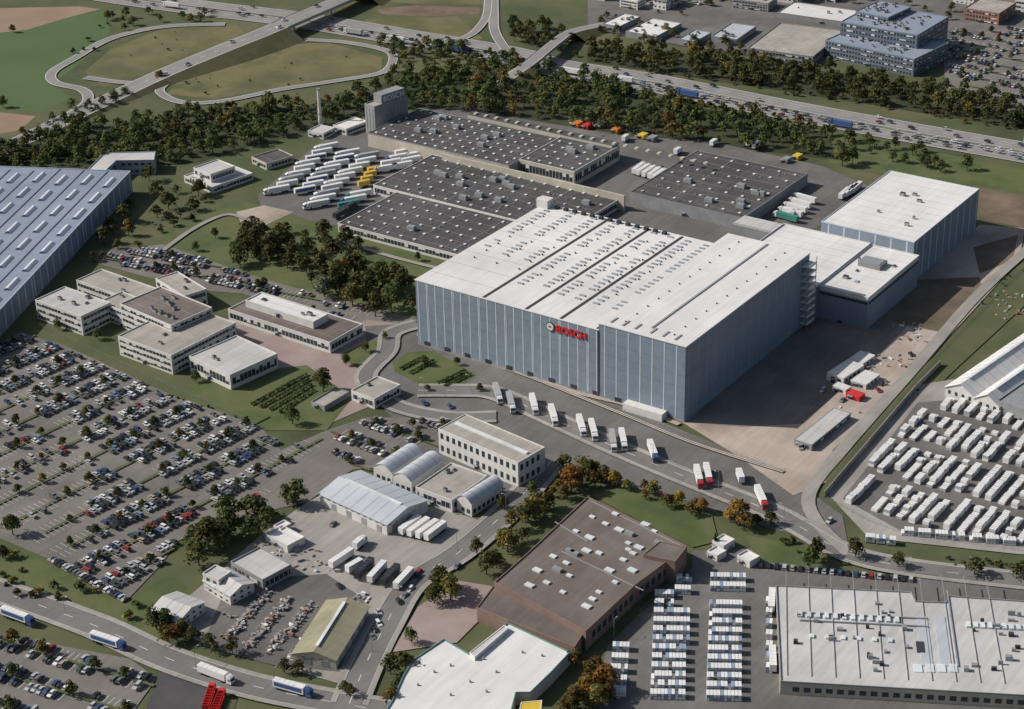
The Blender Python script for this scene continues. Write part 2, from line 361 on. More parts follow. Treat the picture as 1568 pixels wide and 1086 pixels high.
def building(name,r,wm=M_wall,rm=M_white,floors=0,band=True,parapet=.7,z0=0,docks=0,stripes=0,sky=None,ac=0,e=None,seed=1,trim=None):
    rd=random.Random(seed+int(abs(r.n.x)))
    e=e or empty(name); h=r.h
    mb=MB(); r.box(mb,0,r.lu,0,r.lv,z0,h,0); mb.obj('walls',[wm],e)
    mb=MB(); r.box(mb,.3,r.lu-.3,.3,r.lv-.3,h+.02,h+.12,0)
    for t in np.arange(6,r.lv-2,rd.uniform(7,10)): r.box(mb,.35,r.lu-.35,t,t+.16,h+.125,h+.15,1)
    mb.obj('roof',[rm,M_grav if rm is not M_grav else M_metal],e)
    if parapet>0:
        mb=MB()
        for k,(f,L) in enumerate(sides(r)):
            if k<2: sbox(mb,f,-.04,L+.04,-.3,.04,h+.002,h+parapet,0)
            else: sbox(mb,f,.305,L-.305,-.3,.04,h+.002,h+parapet,0)
        mb.obj('parapet',[trim or wm],e)
    if floors:
        g=MB(); fh=(h-z0)/floors
        for f,L in sides(r):
            for k in range(floors):
                za=z0+fh*k+fh*.32; zb=z0+fh*k+fh*.78
                if band:
                    sbox(g,f,1,L-1,.0,.05,za,zb,0)
                    for t in np.arange(1,L-1,2.4): sbox(g,f,t,t+.18,.05,.12,za,zb,1)
                    for t in np.arange(1,L-3,2.4):
                        if rd.random()<.3: sbox(g,f,t+.2,t+2.38,.052,.075,zb-rd.uniform(.2,.8)*(zb-za),zb,1)
                else:
                    for t in np.arange(1.5,L-2.5,3.6): sbox(g,f,t,t+1.8,.0,.05,za,zb,0)
                    for t in np.arange(1.5,L-2.5,3.6): sbox(g,f,t-.1,t+1.9,.05,.14,za-.12,za,1)
        g.obj('windows',[M_glass,M_wall],e)
    d=MB(); f,L=sides(r)[0]
    sbox(d,f,L*.5,L*.5+2.2,.13,.18,z0,z0+2.4,0); sbox(d,f,L*.5-.3,L*.5+2.5,.18,1.4,z0+2.5,z0+2.7,1); d.obj('door',[M_glass,M_metal],e)
    if docks:
        d=MB()
        for f,L in sides(r):
            for t in np.arange(3,L-4,docks): sbox(d,f,t,t+3.2,.0,.12,z0+.1,z0+min(3.8,h*.6),0)
        d.obj('loading_doors',[M_metal],e)
    if stripes:
        d=MB()
        for f,L in sides(r):
            for t in np.arange(stripes*.4,L-1,stripes): sbox(d,f,t,t+.8,.0,.07,z0+1,h-.4,0)
            sbox(d,f,0,L,.0,.09,z0,z0+.98,1)
        d.obj('panel_stripes',[M_strp,M_gwall],e)
    if sky:
        na,nb,wa,wb,m=sky; d=MB()
        for i in range(na):
            for j in range(nb):
                if rd.random()<.04: continue
                A=(i+.5)/na*r.lu; B=(j+.5)/nb*r.lv
                r.box(d,A-wa/2-.15,A+wa/2+.15,B-wb/2-.15,B+wb/2+.15,h+.16,h+.4,1)
                r.box(d,A-wa/2,A+wa/2,B-wb/2,B+wb/2,h+.402,h+.65,0)
        d.obj('skylights',[m,M_metal],e)
    if ac:
        d=MB()
        for k in range(ac):
            A=rd.uniform(.12,.85)*r.lu; B=rd.uniform(.12,.85)*r.lv; s1=rd.uniform(1,3); s2=rd.uniform(1,2.5); hh=rd.uniform(.7,2)
            r.box(d,A,A+s1,B,B+s2,h+.13,h+hh,0); r.box(d,A+.2,A+s1-.2,B+.2,B+s2-.2,h+hh+.003,h+hh+.25,1)
        d.obj('roof_units',[M_metal,M_gap],e)
    return e
def polybuilding(name,pts,h,wm,rm,e=None,stripes=0,parapet=.6,trim=None,wins=0):
    e=e or empty(name); w=[P(x,y,h) for x,y in pts]
    mb=MB(); mb.prism(w,0,h,0); mb.obj('walls',[wm],e)
    mb=MB(); mb.face([(p.x,p.y,h+.08) for p in w],0); mb.obj('roof',[rm],e)
    d=MB(); g=MB(); n=len(w); sg=1 if sum(w[i].x*w[(i+1)%n].y-w[(i+1)%n].x*w[i].y for i in range(n))>0 else -1
    for i in range(n):
        A,B=w[i].copy(),w[(i+1)%n].copy(); A.z=B.z=0; L=(B-A).length; dd=(B-A).normalized(); nn=Vector((dd.y,-dd.x,0))*sg
        f=lambda t,q,z:A+dd*t+nn*q
        sbox(d,f,0,L,-.3,.05,h+.01,h+parapet+.004*i,0)
        if stripes:
            for t in np.arange(2,L-1,stripes): sbox(g,f,t,t+.8,0,.07,.8,h-.3,0)
        if wins:
            for k in range(wins):
                fh=h/wins
                for t in np.arange(2,L-3,4): sbox(g,f,t,t+2.4,0,.06,fh*k+fh*.35,fh*k+fh*.7,1)
    d.obj('parapet',[trim or wm],e)
    if g.f: g.obj('panel_details',[M_strp,M_glass],e)
    return e
def gable(name,r,rise,wm,rm,along='u',over=.6,docks=0,floors=0,ridge=True):
    e=empty(name); h=r.h; mb=MB(); r.box(mb,0,r.lu,0,r.lv,0,h,0)
    g=MB(); o=over
    if along=='u': q=lambda s,t,z:r.p(s,t,z); L,Wd=r.lu,r.lv
    else: q=lambda s,t,z:r.p(t,s,z); L,Wd=r.lv,r.lu
    for s in (0,L): mb.face([q(s,0,h),q(s,Wd,h),q(s,Wd/2,h+rise)],0)
    k=rise/(Wd/2)
    for sgn in (0,1):
        y0,y1=(-o,Wd/2) if sgn==0 else (Wd+o,Wd/2)
        zz=h-o*k+.06
        g.face([q(-o,y0,zz),q(L+o,y0,zz),q(L+o,y1,h+rise+.06),q(-o,y1,h+rise+.06)],0)
        g.face([q(-o,y0,zz-.25),q(L+o,y0,zz-.25),q(L+o,y0,zz),q(-o,y0,zz)],1)
        for s in np.arange(3,L-1,6.0):
            g.face([q(s,y0,zz+.05),q(s+.2,y0,zz+.05),q(s+.2,y1,h+rise+.11),q(s,y1,h+rise+.11)],1)
    if ridge: g.prism([q(L*.08,Wd/2-.6,0),q(L*.92,Wd/2-.6,0),q(L*.92,Wd/2+.6,0),q(L*.08,Wd/2+.6,0)],h+rise,h+rise+.45,2)
    mb.obj('walls',[wm],e); g.obj('roof',[rm,M_metal,M_sky],e)
    d=MB()
    for f,LL in sides(r):
        if docks:
            for t in np.arange(3,LL-4,docks): sbox(d,f,t,t+3,.0,.1,.1,min(3.6,h*.7),1)
        n=max(1,floors)
        for kf in range(n):
            for t in np.arange(1.5,LL-2,3.6): sbox(d,f,t,t+1.4,0,.06,h*kf/n+h/n*.45+ (0 if not docks else h*.3),h*kf/n+h/n*.8,0)
    d.obj('openings',[M_glass,M_metal],e)
    return e
# main warehouse
wh=empty('logistics_warehouse')
hR=solve_h(1045,648,532); hL=hR-3.5
NR=P(1050,532,hR); y0=NR.y; x1=NR.x; xm=P(915,497,hR).x; y1R=P(1240,388,hR).y
x0=P(634,430,hL).x; y1L=P(835,312,hL).y
mb=MB(); mb.box(x0,xm,y0,y1L,0,hL,0); mb.box(xm+.003,x1,y0-.01,y1R,0,hR,0); mb.obj('walls',[M_fac],wh)
mb=MB(); mb.box(x0-.3,xm-.02,y0-.3,y1L+.3,hL+.01,hL+.35,0); mb.box(xm-.01,x1+.3,y0-.35,y1R+.3,hR+.01,hR+.4,0); mb.obj('roof',[M_white],wh)
mb=MB()
def fy(mb,x,w,z0,z1,y,m,d=.08): mb.box(x,x+w,y-d,y,z0,z1,m)
x=x0+1.2; i=0
while x<xm-1:
    fy(mb,x,.5,1.6,hL-.3,y0,0)
    if i%3==1: fy(mb,x+.9,.35,1.6,hL-.3,y0,0)
    x+=5.2; i+=1
x=xm+3
while x<x1-1: fy(mb,x,.55,1.6,hR-.3,y0-.01,0); x+=6.4
fy(mb,x0,xm-x0,hL-.28,hL-.02,y0,0,.1)
for k in range(int((y1R-y0)/8.5)):
    yy=y0+3+8.5*k; mb.box(x1,x1+.08,yy,yy+.4,1.5,hR-.3,1)
for k in range(int((y1L-y0)/8.5)):
    yy=y0+3+8.5*k; mb.box(x0-.08,x0,yy,yy+.5,1.5,hL-.3,0)
mb.obj('panel_stripes',[M_strp,M_fac2],wh)
mb=MB()
for z in np.arange(6,hL-1,6): mb.box(x0+.02,xm-.02,y0-.03,y0-.001,z,z+.12,0)
for z in np.arange(6,hR-1,6): mb.box(xm+.02,x1-.02,y0-.04,y0-.011,z,z+.12,0)
for z in np.arange(6,hR-1,6): mb.box(x1,x1+.03,y0+.02,y1R,z,z+.12,0)
mb.box(xm-.5,xm-.1,y0-.45,y0-.1,1.4,hL,0)
mb.obj('panel_joints',[M_dfac],wh)
mb=MB(); mb.box(x0-.1,x1+.1,y0-.14,y0-.02,0,1.3,0)
x=x0+4
while x<x1-8:
    mb.box(x,x+3.5,y0-.2,y0-.142,1.0,3.2,1); x+=12.4
mb.box(P(955,628).x,P(1012,648).x,y0-5,y0-.25,0,4,2)
mb.obj('plinth_and_doors',[M_conc,M_glass,M_wall],wh)
mb=MB()
xs=[x0]+[P(px,py,hL).x for px,py in ((740,457),(808,473))]+[P(862,487,hL).x,xm]
for k in (1,2,3): mb.box(xs[k]-.9,xs[k]+.9,y0+.5,y1L-1,hL+.36,hL+.42,0)
mb.box(xm-1.9,xm-.4,y0+.5,y1L-1,hL+.36,hL+.42,0)
xg=P(983,515,hR).x
mb.box(xg-.5,xg+.5,y0+8,y1R-2,hR+.41,hR+.8,1)
for t in np.arange(12,y1L-y0,15): mb.box(x0+.5,xs[1]-1.1,y0+t,y0+t+.2,hL+.351,hL+.4,1)
mb.obj('roof_gutters',[M_gap,M_metal],wh)
mb=MB(); D=y1L-y0
for k in range(4):
    xa,xb=xs[k],xs[k+1]; w=xb-xa
    nrow=3 if w>25 else 2
    for j in range(nrow):
        xx=xa+w*(j+.5)/nrow
        for t in np.arange(.2,.97,.036):
            if random.random()<.10 or .56<t<.62 or (k==0 and t<.4): continue
            yy=y0+D*t
            mb.box(xx-1.7,xx+1.7,yy-.55,yy+.55,hL+.36,hL+.8,1); mb.box(xx-1.5,xx+1.5,yy-.42,yy+.42,hL+.802,hL+1.0,0)
        for t in np.arange(.3,.9,.09):
            yy=y0+D*t+2; mb.box(xx+2.6,xx+3.2,yy-.3,yy+.3,hL+.36,hL+1.1,2)
for t in np.arange(.06,.97,.08):
    for fx in (.22,.78):
        xx=xm+(x1-xm)*fx; yy=y0+(y1R-y0)*t; mb.cyl(xx,yy,hR+.41,hR+.95,.45,.35,8,2)
for fx in (.1,.24,.38,.56,.7,.84):
    xx=xm+(x1-xm)*fx; mb.box(xx-.5,xx+.5,y0+3,y0+9,hR+.42,hR+.75,1)
for k in range(14):
    xx=x0+3+k*5.5; mb.box(xx,xx+2.2,y1L-4,y1L-2,hL+.36,hL+1.8,2)
mb.obj('roof_vents',[M_skyb,M_metal,M_gap],wh)
mb=MB(); xx=P(835,312,hL).x; mb.box(xx-1,xx+6,y1L-7,y1L-1,hL+.36,hL+5,0); mb.obj('stair_head',[M_wall],wh)
def letters(body,loc,size,rot,m,parent,name='lettering'):
    cu=bpy.data.curves.new(name,'FONT'); cu.body=body; cu.size=size; cu.extrude=.2; cu.offset=.03*size; cu.space_character=1.08
    cu.materials.append(m); ob=bpy.data.objects.new(name,cu); col.objects.link(ob); ob.location=loc; ob.rotation_euler=rot; ob.parent=parent; return ob
xs0=P(847,500,hL-3).x
letters('BOSCH',(xs0,y0-.45,hL-6.5),5.0,(math.pi/2,0,0),M_red,wh)
mb=MB()
c=[( (xs0-3.2)+2.4*math.cos(t*math.pi/12), hL-4.8+2.4*math.sin(t*math.pi/12)) for t in range(24)]
mb.prof(c,y0-.5,y0-.15,0)
c=[( (xs0-3.2)+1.9*math.cos(t*math.pi/12), hL-4.8+1.9*math.sin(t*math.pi/12)) for t in range(24)]
mb.prof(c,y0-.53,y0-.505,1)
mb.box(xs0-4,xs0-2.4,y0-.56,y0-.535,hL-5.2,hL-4.4,0)
mb.obj('emblem',[M_dark,M_wall],wh)
def axrect(X0,X1,Y0,Y1,h):
    r=object.__new__(Rect); r.n=Vector((X1,Y0,0)); r.u=Vector((-1,0,0)); r.v=Vector((0,1,0)); r.lu=X1-X0; r.lv=Y1-Y0; r.h=h; return r
hS=hdrop(1498,290,62); A=P(1255,342,hS); B=P(1400,372,hS); C=P(1498,290,hS)
r=axrect(A.x,B.x,B.y,C.y,hS); building('high_bay_store',r,M_fac,M_white,stripes=9,ac=6,parapet=.5,trim=M_strp)
hC=hdrop(1330,458,48); B2=P(1330,458,hC)
r=axrect(x1+1.5,B2.x,B2.y,B.y-.2,hC); e=building('connecting_building',r,M_fac,M_white,ac=5,parapet=.9,trim=M_wall,sky=(1,2,2,2,M_skyb))
mb=MB()
for f,L in sides(r)[:1]+sides(r)[2:]:
    sbox(mb,f,.5,L-.5,.0,.08,hC-3.4,hC-2.2,0); sbox(mb,f,.5,L-.5,.0,.1,hC-1.3,hC-.1,1)
mb.obj('window_bands',[M_glass,M_wall],e)
mb=MB(); r.box(mb,r.lu*.35,r.lu*.8,r.lv*.55,r.lv*.7,hC+.16,hC+2.6,0); r.box(mb,r.lu*.38,r.lu*.77,r.lv*.56,r.lv*.69,hC+2.602,hC+2.9,1); mb.obj('plant_room',[M_gwall,M_metal],e)
print('GEO',x1,A.x,B.x,y1R,B.y,B2.y,hC,hS)
if B.y-.2-(y1R+1.5)>3:
    r=axrect(x1-50,x1+1.4,y1R+1.5,B.y-.2,hC+.6); building('link',r,M_fac,M_white,ac=6,parapet=.9,trim=M_wall,e=e)
mb=MB(); sx=x1+.2; sy=y1R-6
for k in range(9): mb.box(sx,sx+4.5,sy-3,sy+5,hR*.1*(k+1),hR*.1*(k+1)+.4,0); mb.box(sx+4.3,sx+4.5,sy-3,sy+5,hR*.1*(k+1)+.402,hR*.1*(k+1)+1.4,0)
for xx,yy in ((sx+4.2,sy-2.8),(sx+4.2,sy+4.6)): mb.box(xx,xx+.28,yy,yy+.28,0,hR,1)
mb.obj('stair_tower',[M_wall,M_metal],wh)
def dark(name,X0,X1,Y0,Y1,h,ns,wm=M_wall,big=8,win=True):
    r=axrect(X0,X1,Y0,Y1,h)
    na=max(2,int((X1-X0)/ns)); nb=max(2,int((Y1-Y0)/ns))
    e=building(name,r,wm,M_dkroof,floors=1 if win else 0,parapet=.5,trim=M_wall if win else M_gwall,sky=(na,nb,1.5,1.5,M_sky))
    d=MB(); rd=random.Random(int(X0))
    for k in range(big):
        x=rd.uniform(X0+8,X1-10); y=rd.uniform(Y0+8,Y1-8); d.box(x,x+5,y,y+3,h+.17,h+2.4,0); d.box(x+.3,x+4.7,y+.3,y+2.7,h+2.403,h+2.7,1)
    for k in range(big*3):
        x=rd.uniform(X0+4,X1-4); y=rd.uniform(Y0+4,Y1-4); d.cyl(x,y,h+.1,h+1.3,.4,.3,7,0)
    for k in range(1,int((X1-X0)/26)): d.box(X0+26*k-.2,X0+26*k+.2,Y0+1,Y1-1,h+.16,h+.3,1)
    d.obj('ventilation_units',[M_gwall,M_metal],e); return e
h1=hdrop(600,368,13)
A=P(517,343,h1); Bk=P(655,237,h1); Cr=P(965,297,h1); m1=P(608,295,h1); l1=P(565,289,h1)
dark('factory_hall',A.x,x0+70,A.y,m1.y,h1,9,M_wall,8)
dark('factory_hall',l1.x,Cr.x,m1.y+.3,Bk.y,h1+.6,9,M_wall,12)
h2=hdrop(563,205,20); A=P(563,205,h2); Bk=P(650,168,h2); Cr=P(938,232,h2)
dark('factory_hall',A.x,Cr.x-40,A.y,Bk.y,h2,7.5,M_beige,8,False)
dark('factory_hall',Cr.x-39.5,Cr.x,P(875,265,h2).y,P(940,228,h2).y+4,h2+.8,7.5,M_beige,3)
q=P(1138,335,h1+2); rr=P(1243,268,h1+2); ll=P(1072,229,h1+2)
dark('factory_hall',ll.x,q.x,max(q.y,y1R+3),rr.y,h1+2,10,M_gwall,7,False)
if m1.y-y1L>10: dark('factory_hall',x0+70.5,ll.x-.5,y1L+3,m1.y-.5,h1+1,10,M_gwall,5,False)
mb=MB(); a1_=P(655,232,h2); b1_=P(968,295,h2)
mb.box(l1.x+10,b1_.x,a1_.y-1,a1_.y+.2,0,h2+1,0); mb.obj('fire_wall',[M_beige])
mb=MB(); a1_=P(716,177,h2+2); b1_=P(942,222,h2+2); mb.box(a1_.x,b1_.x,a1_.y,a1_.y+8,0,h2+2.5,0,1)
for k in range(22): mb.box(a1_.x+3+k*8,a1_.x+5+k*8,a1_.y+2,a1_.y+5,h2+2.501,h2+3.4,0)
mb.obj('service_building',[M_beige,M_dkroof])
g=P(1128,338,14); k=P(1248,368,14); mb=MB(); mb.box(g.x,k.x,g.y-4,g.y+9,0,14,0,1); mb.box(g.x-.1,k.x+.1,g.y-4.1,g.y-3.9,13.2,14.6,1); mb.obj('conveyor_building',[M_gwall,M_white2])
ht=hdrop(573,165,44)
r=Rect((558,160),(573,165),(624,148),ht); e=building('office_tower',r,M_gwall,M_grav,floors=0,parapet=.8)
mb=MB()
for f,L in sides(r):
    for t in np.arange(1.5,L-1,3): sbox(mb,f,t,t+.4,0,.2,2,ht-1,0)
mb.obj('wall_ribs',[M_gwall],e)
rs_=r.sub(.1,.9,.25,.95,ht+6); mb=MB(); rs_.box(mb,0,rs_.lu,0,rs_.lv,ht+.15,ht+6,0); mb.obj('sign_block',[M_gwall],e)
pt=rs_.p(-.35,1.2,ht+1.3); letters('BOSCH',pt,5.2,(math.pi/2,0,math.atan2(r.v.y,r.v.x)),M_wall,e)
g=P(491,192); mb=MB(); mb.cyl(g.x,g.y,0,24,1.4,.9,14,0); mb.cyl(g.x,g.y,24.01,25,1.1,1.1,14,1); mb.cyl(g.x,g.y,8,8.6,1.5,1.5,14,1); mb.obj('chimney',[M_wall,M_metal])
def rb(name,L,N,Rr,dy,**k):
    h=hdrop(N[0],N[1],dy); r=Rect(L,N,Rr,h); k.setdefault('seed',int(N[0])); return r,building(name,r,**k)
rb('gate_building',(470,202),(495,206),(515,197),8,floors=1,rm=M_white2)
rb('workshop',(512,192),(530,199),(560,186),9,floors=1)
r,e=rb('canteen_building',(283,270),(325,288),(386,266),9,floors=1,rm=M_white2,ac=3)
r2=r.sub(.25,.85,.15,.75,r.h+5); building('upper_storey',r2,M_wall,M_white2,floors=1,z0=r.h+.2,e=e)
rb('workshop',(390,240),(408,252),(445,238),9,wm=M_beige,rm=M_dkroof,floors=1)
rb('office_building',(58,459),(124,486),(167,464),28,floors=3,rm=M_white2,ac=4)
rb('office_building',(118,430),(205,462),(243,444),20,floors=2,rm=M_grav,ac=3)
rb('office_building',(152,463),(222,492),(258,476),24,floors=3,rm=M_grav,ac=2)
r,e=rb('office_building',(185,514),(262,546),(356,494),28,floors=3,rm=M_grav,ac=3)
r,e2=rb('office_building',(196,462),(262,500),(318,470),36,floors=4,rm=M_brroof,ac=12)
rb('office_building',(232,430),(282,455),(318,445),24,floors=2,rm=M_grav,ac=2)
rb('canteen_building',(287,548),(352,576),(427,544),22,floors=1,rm=M_white2,ac=2)
r,e=rb('training_building',(355,472),(505,526),(553,497),16,floors=1,rm=M_brroof,trim=M_wall)
r2=r.sub(.25,.92,.3,.75,r.h+3.5); building('upper_storey',r2,M_wall,M_white,floors=0,z0=r.h+.2,e=e,ac=3)
rb('gatehouse',(537,600),(573,613),(614,591),14,floors=1,rm=M_grav,ac=1)
rb('bicycle_shelter',(476,617),(497,624),(535,602),7,rm=M_grav,wm=M_gwall)
r,e=rb('workshop_hall',(672,657),(793,710),(834,686),38,rm=M_grav,floors=2,band=False,parapet=.5)
mb=MB(); r.box(mb,r.lu*.05,r.lu*.95,r.lv*.45,r.lv*.55,r.h+.16,r.h+.8,0); mb.obj('ridge_light',[M_sky],e)
def barrel(name,r,rise,wm,rm,nseg=10,e=None):
    e=e or empty(name); mb=MB(); g=MB(); h=r.h; r.box(mb,0,r.lu,0,r.lv,0,h,0); pr=[]
    for i in range(nseg+1):
        t=i/nseg; pr.append((r.lu*t,h+.05+rise*math.sin(math.pi*t)))
    for i in range(nseg): g.face([r.p(pr[i][0],-.3,pr[i][1]),r.p(pr[i+1][0],-.3,pr[i+1][1]),r.p(pr[i+1][0],r.lv+.3,pr[i+1][1]),r.p(pr[i][0],r.lv+.3,pr[i][1])],0)
    for b_ in (0,r.lv): mb.face([r.p(q[0],b_,q[1]-.04) for q in pr],0)
    for k in range(1,5):
        for i in range(nseg): g.face([r.p(pr[i][0],r.lv*k/5,pr[i][1]+.05),r.p(pr[i+1][0],r.lv*k/5,pr[i+1][1]+.05),r.p(pr[i+1][0],r.lv*k/5+.3,pr[i+1][1]+.05),r.p(pr[i][0],r.lv*k/5+.3,pr[i][1]+.05)],1)
    d=MB()
    for f,L in sides(r):
        for t in np.arange(1,L-2,3): sbox(d,f,t,t+1.8,0,.06,1.2,min(h-.5,3.2),0)
    mb.obj('walls',[wm],e); g.obj('vault_roof',[rm,M_metal],e); d.obj('windows',[M_glass],e); return e
for L,N,Rr in (((575,712),(600,724),(640,690)),((604,726),(630,738),(672,702)),((700,762),(722,772),(768,740))):
    h=hdrop(N[0],N[1],20); barrel('vaulted_workshop',Rect(L,N,Rr,h),2.6,M_wall,M_lbroof)
rb('workshop_link',(640,745),(692,768),(740,728),18,rm=M_grav,floors=1,ac=3)
h=hdrop(592,803,18); r=Rect((493,754),(592,803),(652,765),h); gable('storage_hall',r,2.6,M_wall,M_lbroof,docks=9)
rb('workshop',(354,862),(402,890),(446,866),16,rm=M_white2,floors=1,wm=M_gwall)
rb('garage_block',(405,820),(440,838),(467,824),10,rm=M_white,docks=5)
rb('garage_block',(420,806),(430,812),(445,803),10,rm=M_white)
h=hdrop(355,912,16); gable('small_office',Rect((313,888),(352,912),(388,892),h),2.2,M_wall,M_white2,floors=2,ridge=False)
rb('small_office',(313,878),(335,890),(352,876),24,rm=M_white2,floors=2,band=False)
h=hdrop(272,950,16); gable('small_office',Rect((230,936),(272,952),(313,922),h),2.2,M_wall,M_white2,floors=2,ridge=False)
h=hdrop(512,1010,16); gable('olive_roof_shed',Rect((450,998),(514,1010),(557,928),h),2.4,M_beige,M_olroof,'v',docks=7)
hB=hdrop(973,895,28)
e=polybuilding('brown_flat_hall',[(900,762),(1052,838),(973,897),(897,968),(757,893),(806,850)],hB,M_brwall,M_brroof,trim=M_brwall,wins=1)
polybuilding('annex',[(757,896),(895,968),(880,992),(730,932)],hB-2.5,M_brwall,M_brroof,e=e,parapet=.5)
polybuilding('annex',[(1010,830),(1051,839),(1034,861),(985,850)],hB+1.5,M_brwall,M_brroof,e=e,parapet=.4)
mb=MB()
dB=(P(973,897,hB)-P(1052,838,hB)).normalized(); nB=Vector((-dB.y,dB.x,0))
for i_,(x,y) in enumerate([(905,790),(925,800),(945,808),(960,830),(967,845),(975,835),(960,840),(952,855),(985,800),(1000,812),(940,785),(895,840),(880,845),(865,860),(930,870),(915,905),(905,915),(895,925),(860,905),(835,890),(808,893),(880,812),(845,850),(820,870),(870,880),(1000,850),(965,870),(940,890),(915,845),(900,820)]):
    c=P(x,y,hB); s1=(2.4,2.8,3.8)[i_%3]
    mb.prism([c,c+dB*s1*.6,c+dB*s1*.6+nB*s1,c+nB*s1],hB+.1,hB+.7+.004*i_,0)
mb.obj('skylights',[M_sky],e)
mb=MB()
for q0,q1 in (((860,845),(985,905)),((905,768),(1045,838)),((850,800),(900,830))):
    A,B=P(*q0,hB),P(*q1,hB); d=(B-A).normalized(); n=Vector((-d.y,d.x,0))*.2; mb.prism([A-n,B-n,B+n,A+n],hB+.1,hB+.4,0)
for (x,y) in [(870,842),(876,845),(850,870),(960,815),(1005,830)]:
    c=P(x,y,hB); mb.prism([c,c+dB*2,c+dB*2+nB*4,c+nB*4],hB+.1,hB+1.4,0)
mb.obj('roof_pipes',[M_metal],e)
hW=hdrop(812,1062,18)
e=polybuilding('white_exhibition_hall',[(680,980),(719,1003),(777,955),(873,1000),(845,1030),(812,1062),(790,1062),(770,1140),(560,1140),(600,1075),(618,1035),(632,1012)],hW,M_wall,M_white,trim=M_teal)
polybuilding('monitor',[(719,1000),(772,958),(779,962),(727,1007)],hW+1.6,M_wall,M_white2,e=e,parapet=.3)
mb=MB()
for (x,y) in [(640,1050),(665,1030),(690,1020),(740,1010),(760,1030),(800,1000),(830,1005),(720,1045),(690,1065),(745,1060)]:
    c=P(x,y,hW); mb.cyl(c.x,c.y,hW+.1,hW+1.0,.5,.35,8,0)
mb.obj('roof_vents',[M_metal],e)
polybuilding('yellow_canopy',[(798,1076),(830,1073),(826,1110),(790,1110)],5,M_yel,M_yel,parapet=.25,trim=M_wall)
hD=hdrop(1195,1045,20)
e=polybuilding('production_hall',[(1188,898),(1395,908),(1402,922),(1448,924),(1452,914),(1720,932),(1720,1075),(1195,1045)],hD,M_beige,M_white2,trim=M_gwall,wins=1)
mb=MB(); ax=(P(1395,908,hD)-P(1188,898,hD)).normalized(); ay=Vector((-ax.y,ax.x,0)); uq=[0]
def rbx(x,y,L,Wd,h,m):
    uq[0]+=1; c=P(x,y,hD); mb.prism([c,c+ax*L,c+ax*L+ay*Wd,c+ay*Wd],hD+.1,hD+h+.003*uq[0],m)
for i in range(12): rbx(1222+i*13.5,946+i*.8,1.6,3.4,.9,0)
for i in range(10): rbx(1480+i*11,962+i*.6,1.6,3.4,.9,0)
for i in range(6): rbx(1240+i*24,978+i*1.4,1.6,2.4,.7,0)
for i in range(4): rbx(1400+i*18,1030,3,5,.3,0)
rbx(1412,1020,4,32,.2,3); rbx(1440,1020,4,32,.2,3); rbx(1466,1022,.5,50,.5,1)
for k in range(22): rbx(random.uniform(1210,1390),random.uniform(925,1030),random.uniform(.8,2.5),random.uniform(.8,2),random.uniform(.8,2.0),random.choice((1,1,2)))
for k in range(16): rbx(random.uniform(1475,1560),random.uniform(935,1030),random.uniform(.8,3),random.uniform(.8,2),random.uniform(.8,2.0),random.choice((1,1,2)))
for y in (940,952): rbx(1225,y,48,.35,.6,1)
for k in range(10): rbx(1205+k*37,1035+k*1.4,.2,70,.18,1)
rbx(1404,1000,3,7,.15,2)
mb.obj('roof_equipment',[M_sky,M_metal,M_gap,M_lbroof],e)
hE=13
pts=[(-420,240),(200,263),(128,338),(50,422),(-60,540),(-420,520)]
e=polybuilding('arched_skylight_hall',pts,hE,M_fac,M_blroof,stripes=9,trim=M_strp)
mb=MB(); A=P(200,263,hE); B=P(50,422,hE); ev=(A-B).normalized(); Lh=(A-B).length; nv=Vector((-ev.y,ev.x,0))
if pj(B+nv*10)[0]>pj(B)[0]: nv=-nv
B.z=0
def inpoly(x,y,poly):
    c=False; n=len(poly)
    for i in range(n):
        x1_,y1_=poly[i];x2_,y2_=poly[(i+1)%n]
        if (y1_>y)!=(y2_>y) and x<(x2_-x1_)*(y-y1_)/(y2_-y1_)+x1_: c=not c
    return c
def on(p):
    x,y=pj(Vector((p.x,p.y,hE))); return inpoly(x,y,pts)
for i in range(-6,int(Lh/24)+1):
    for j in range(14):
        c=B+ev*(4+i*24+(j%2)*3)+nv*(6+j*15)
        if not(on(c-nv*4) and on(c+ev*14) and on(c+nv*5)): continue
        for s in range(6):
            t0=-1.9+s*.6333; t1=t0+.6333; za=1.4*math.cos(t0/1.9*math.pi/2); zb=1.4*math.cos(t1/1.9*math.pi/2)
            q=[c+nv*t0,c+nv*t1,c+nv*t1+ev*14,c+nv*t0+ev*14]; zz=[za,zb,zb,za]
            mb.face([(q[k].x,q[k].y,hE+.15+zz[k]) for k in range(4)],0)
        for t in (0,14):
            mb.face([(*(c+ev*t+nv*(-1.9+s*.6333))[:2],hE+.15+1.4*math.cos((-1.9+s*.6333)/1.9*math.pi/2)) for s in range(7)],1)
for j in range(14):
    c=B+nv*(13.5+j*15)-ev*60
    for s in range(60):
        q=c+ev*s*5
        if on(q) and on(q+ev*5): mb.prism([q,q+ev*5,q+ev*5+nv*.5,q+nv*.5],hE+.1,hE+.45,1)
mb.obj('arched_skylights',[M_skyw,M_dfac],e)
polybuilding('blue_office',[(133,262),(160,235),(238,233),(236,246),(178,247),(160,264)],9,M_fac2,M_white2,wins=2)
for L,N,Rr,dy in (((1268,570),(1292,580),(1318,558),12),((1290,556),(1313,563),(1342,545),8),((1303,582),(1326,590),(1345,573),8),((1275,590),(1295,598),(1303,592),8)):
    rb('site_cabin',L,N,Rr,dy,floors=1,band=False,rm=M_white,parapet=.2)
rb('site_cabin',(1218,672),(1243,682),(1290,630),10,floors=1,rm=M_white2,wm=M_gwall,parapet=.2)
rb('tool_container',(1296,602),(1316,609),(1324,602),8,wm=M_red,rm=M_red,parapet=.1)
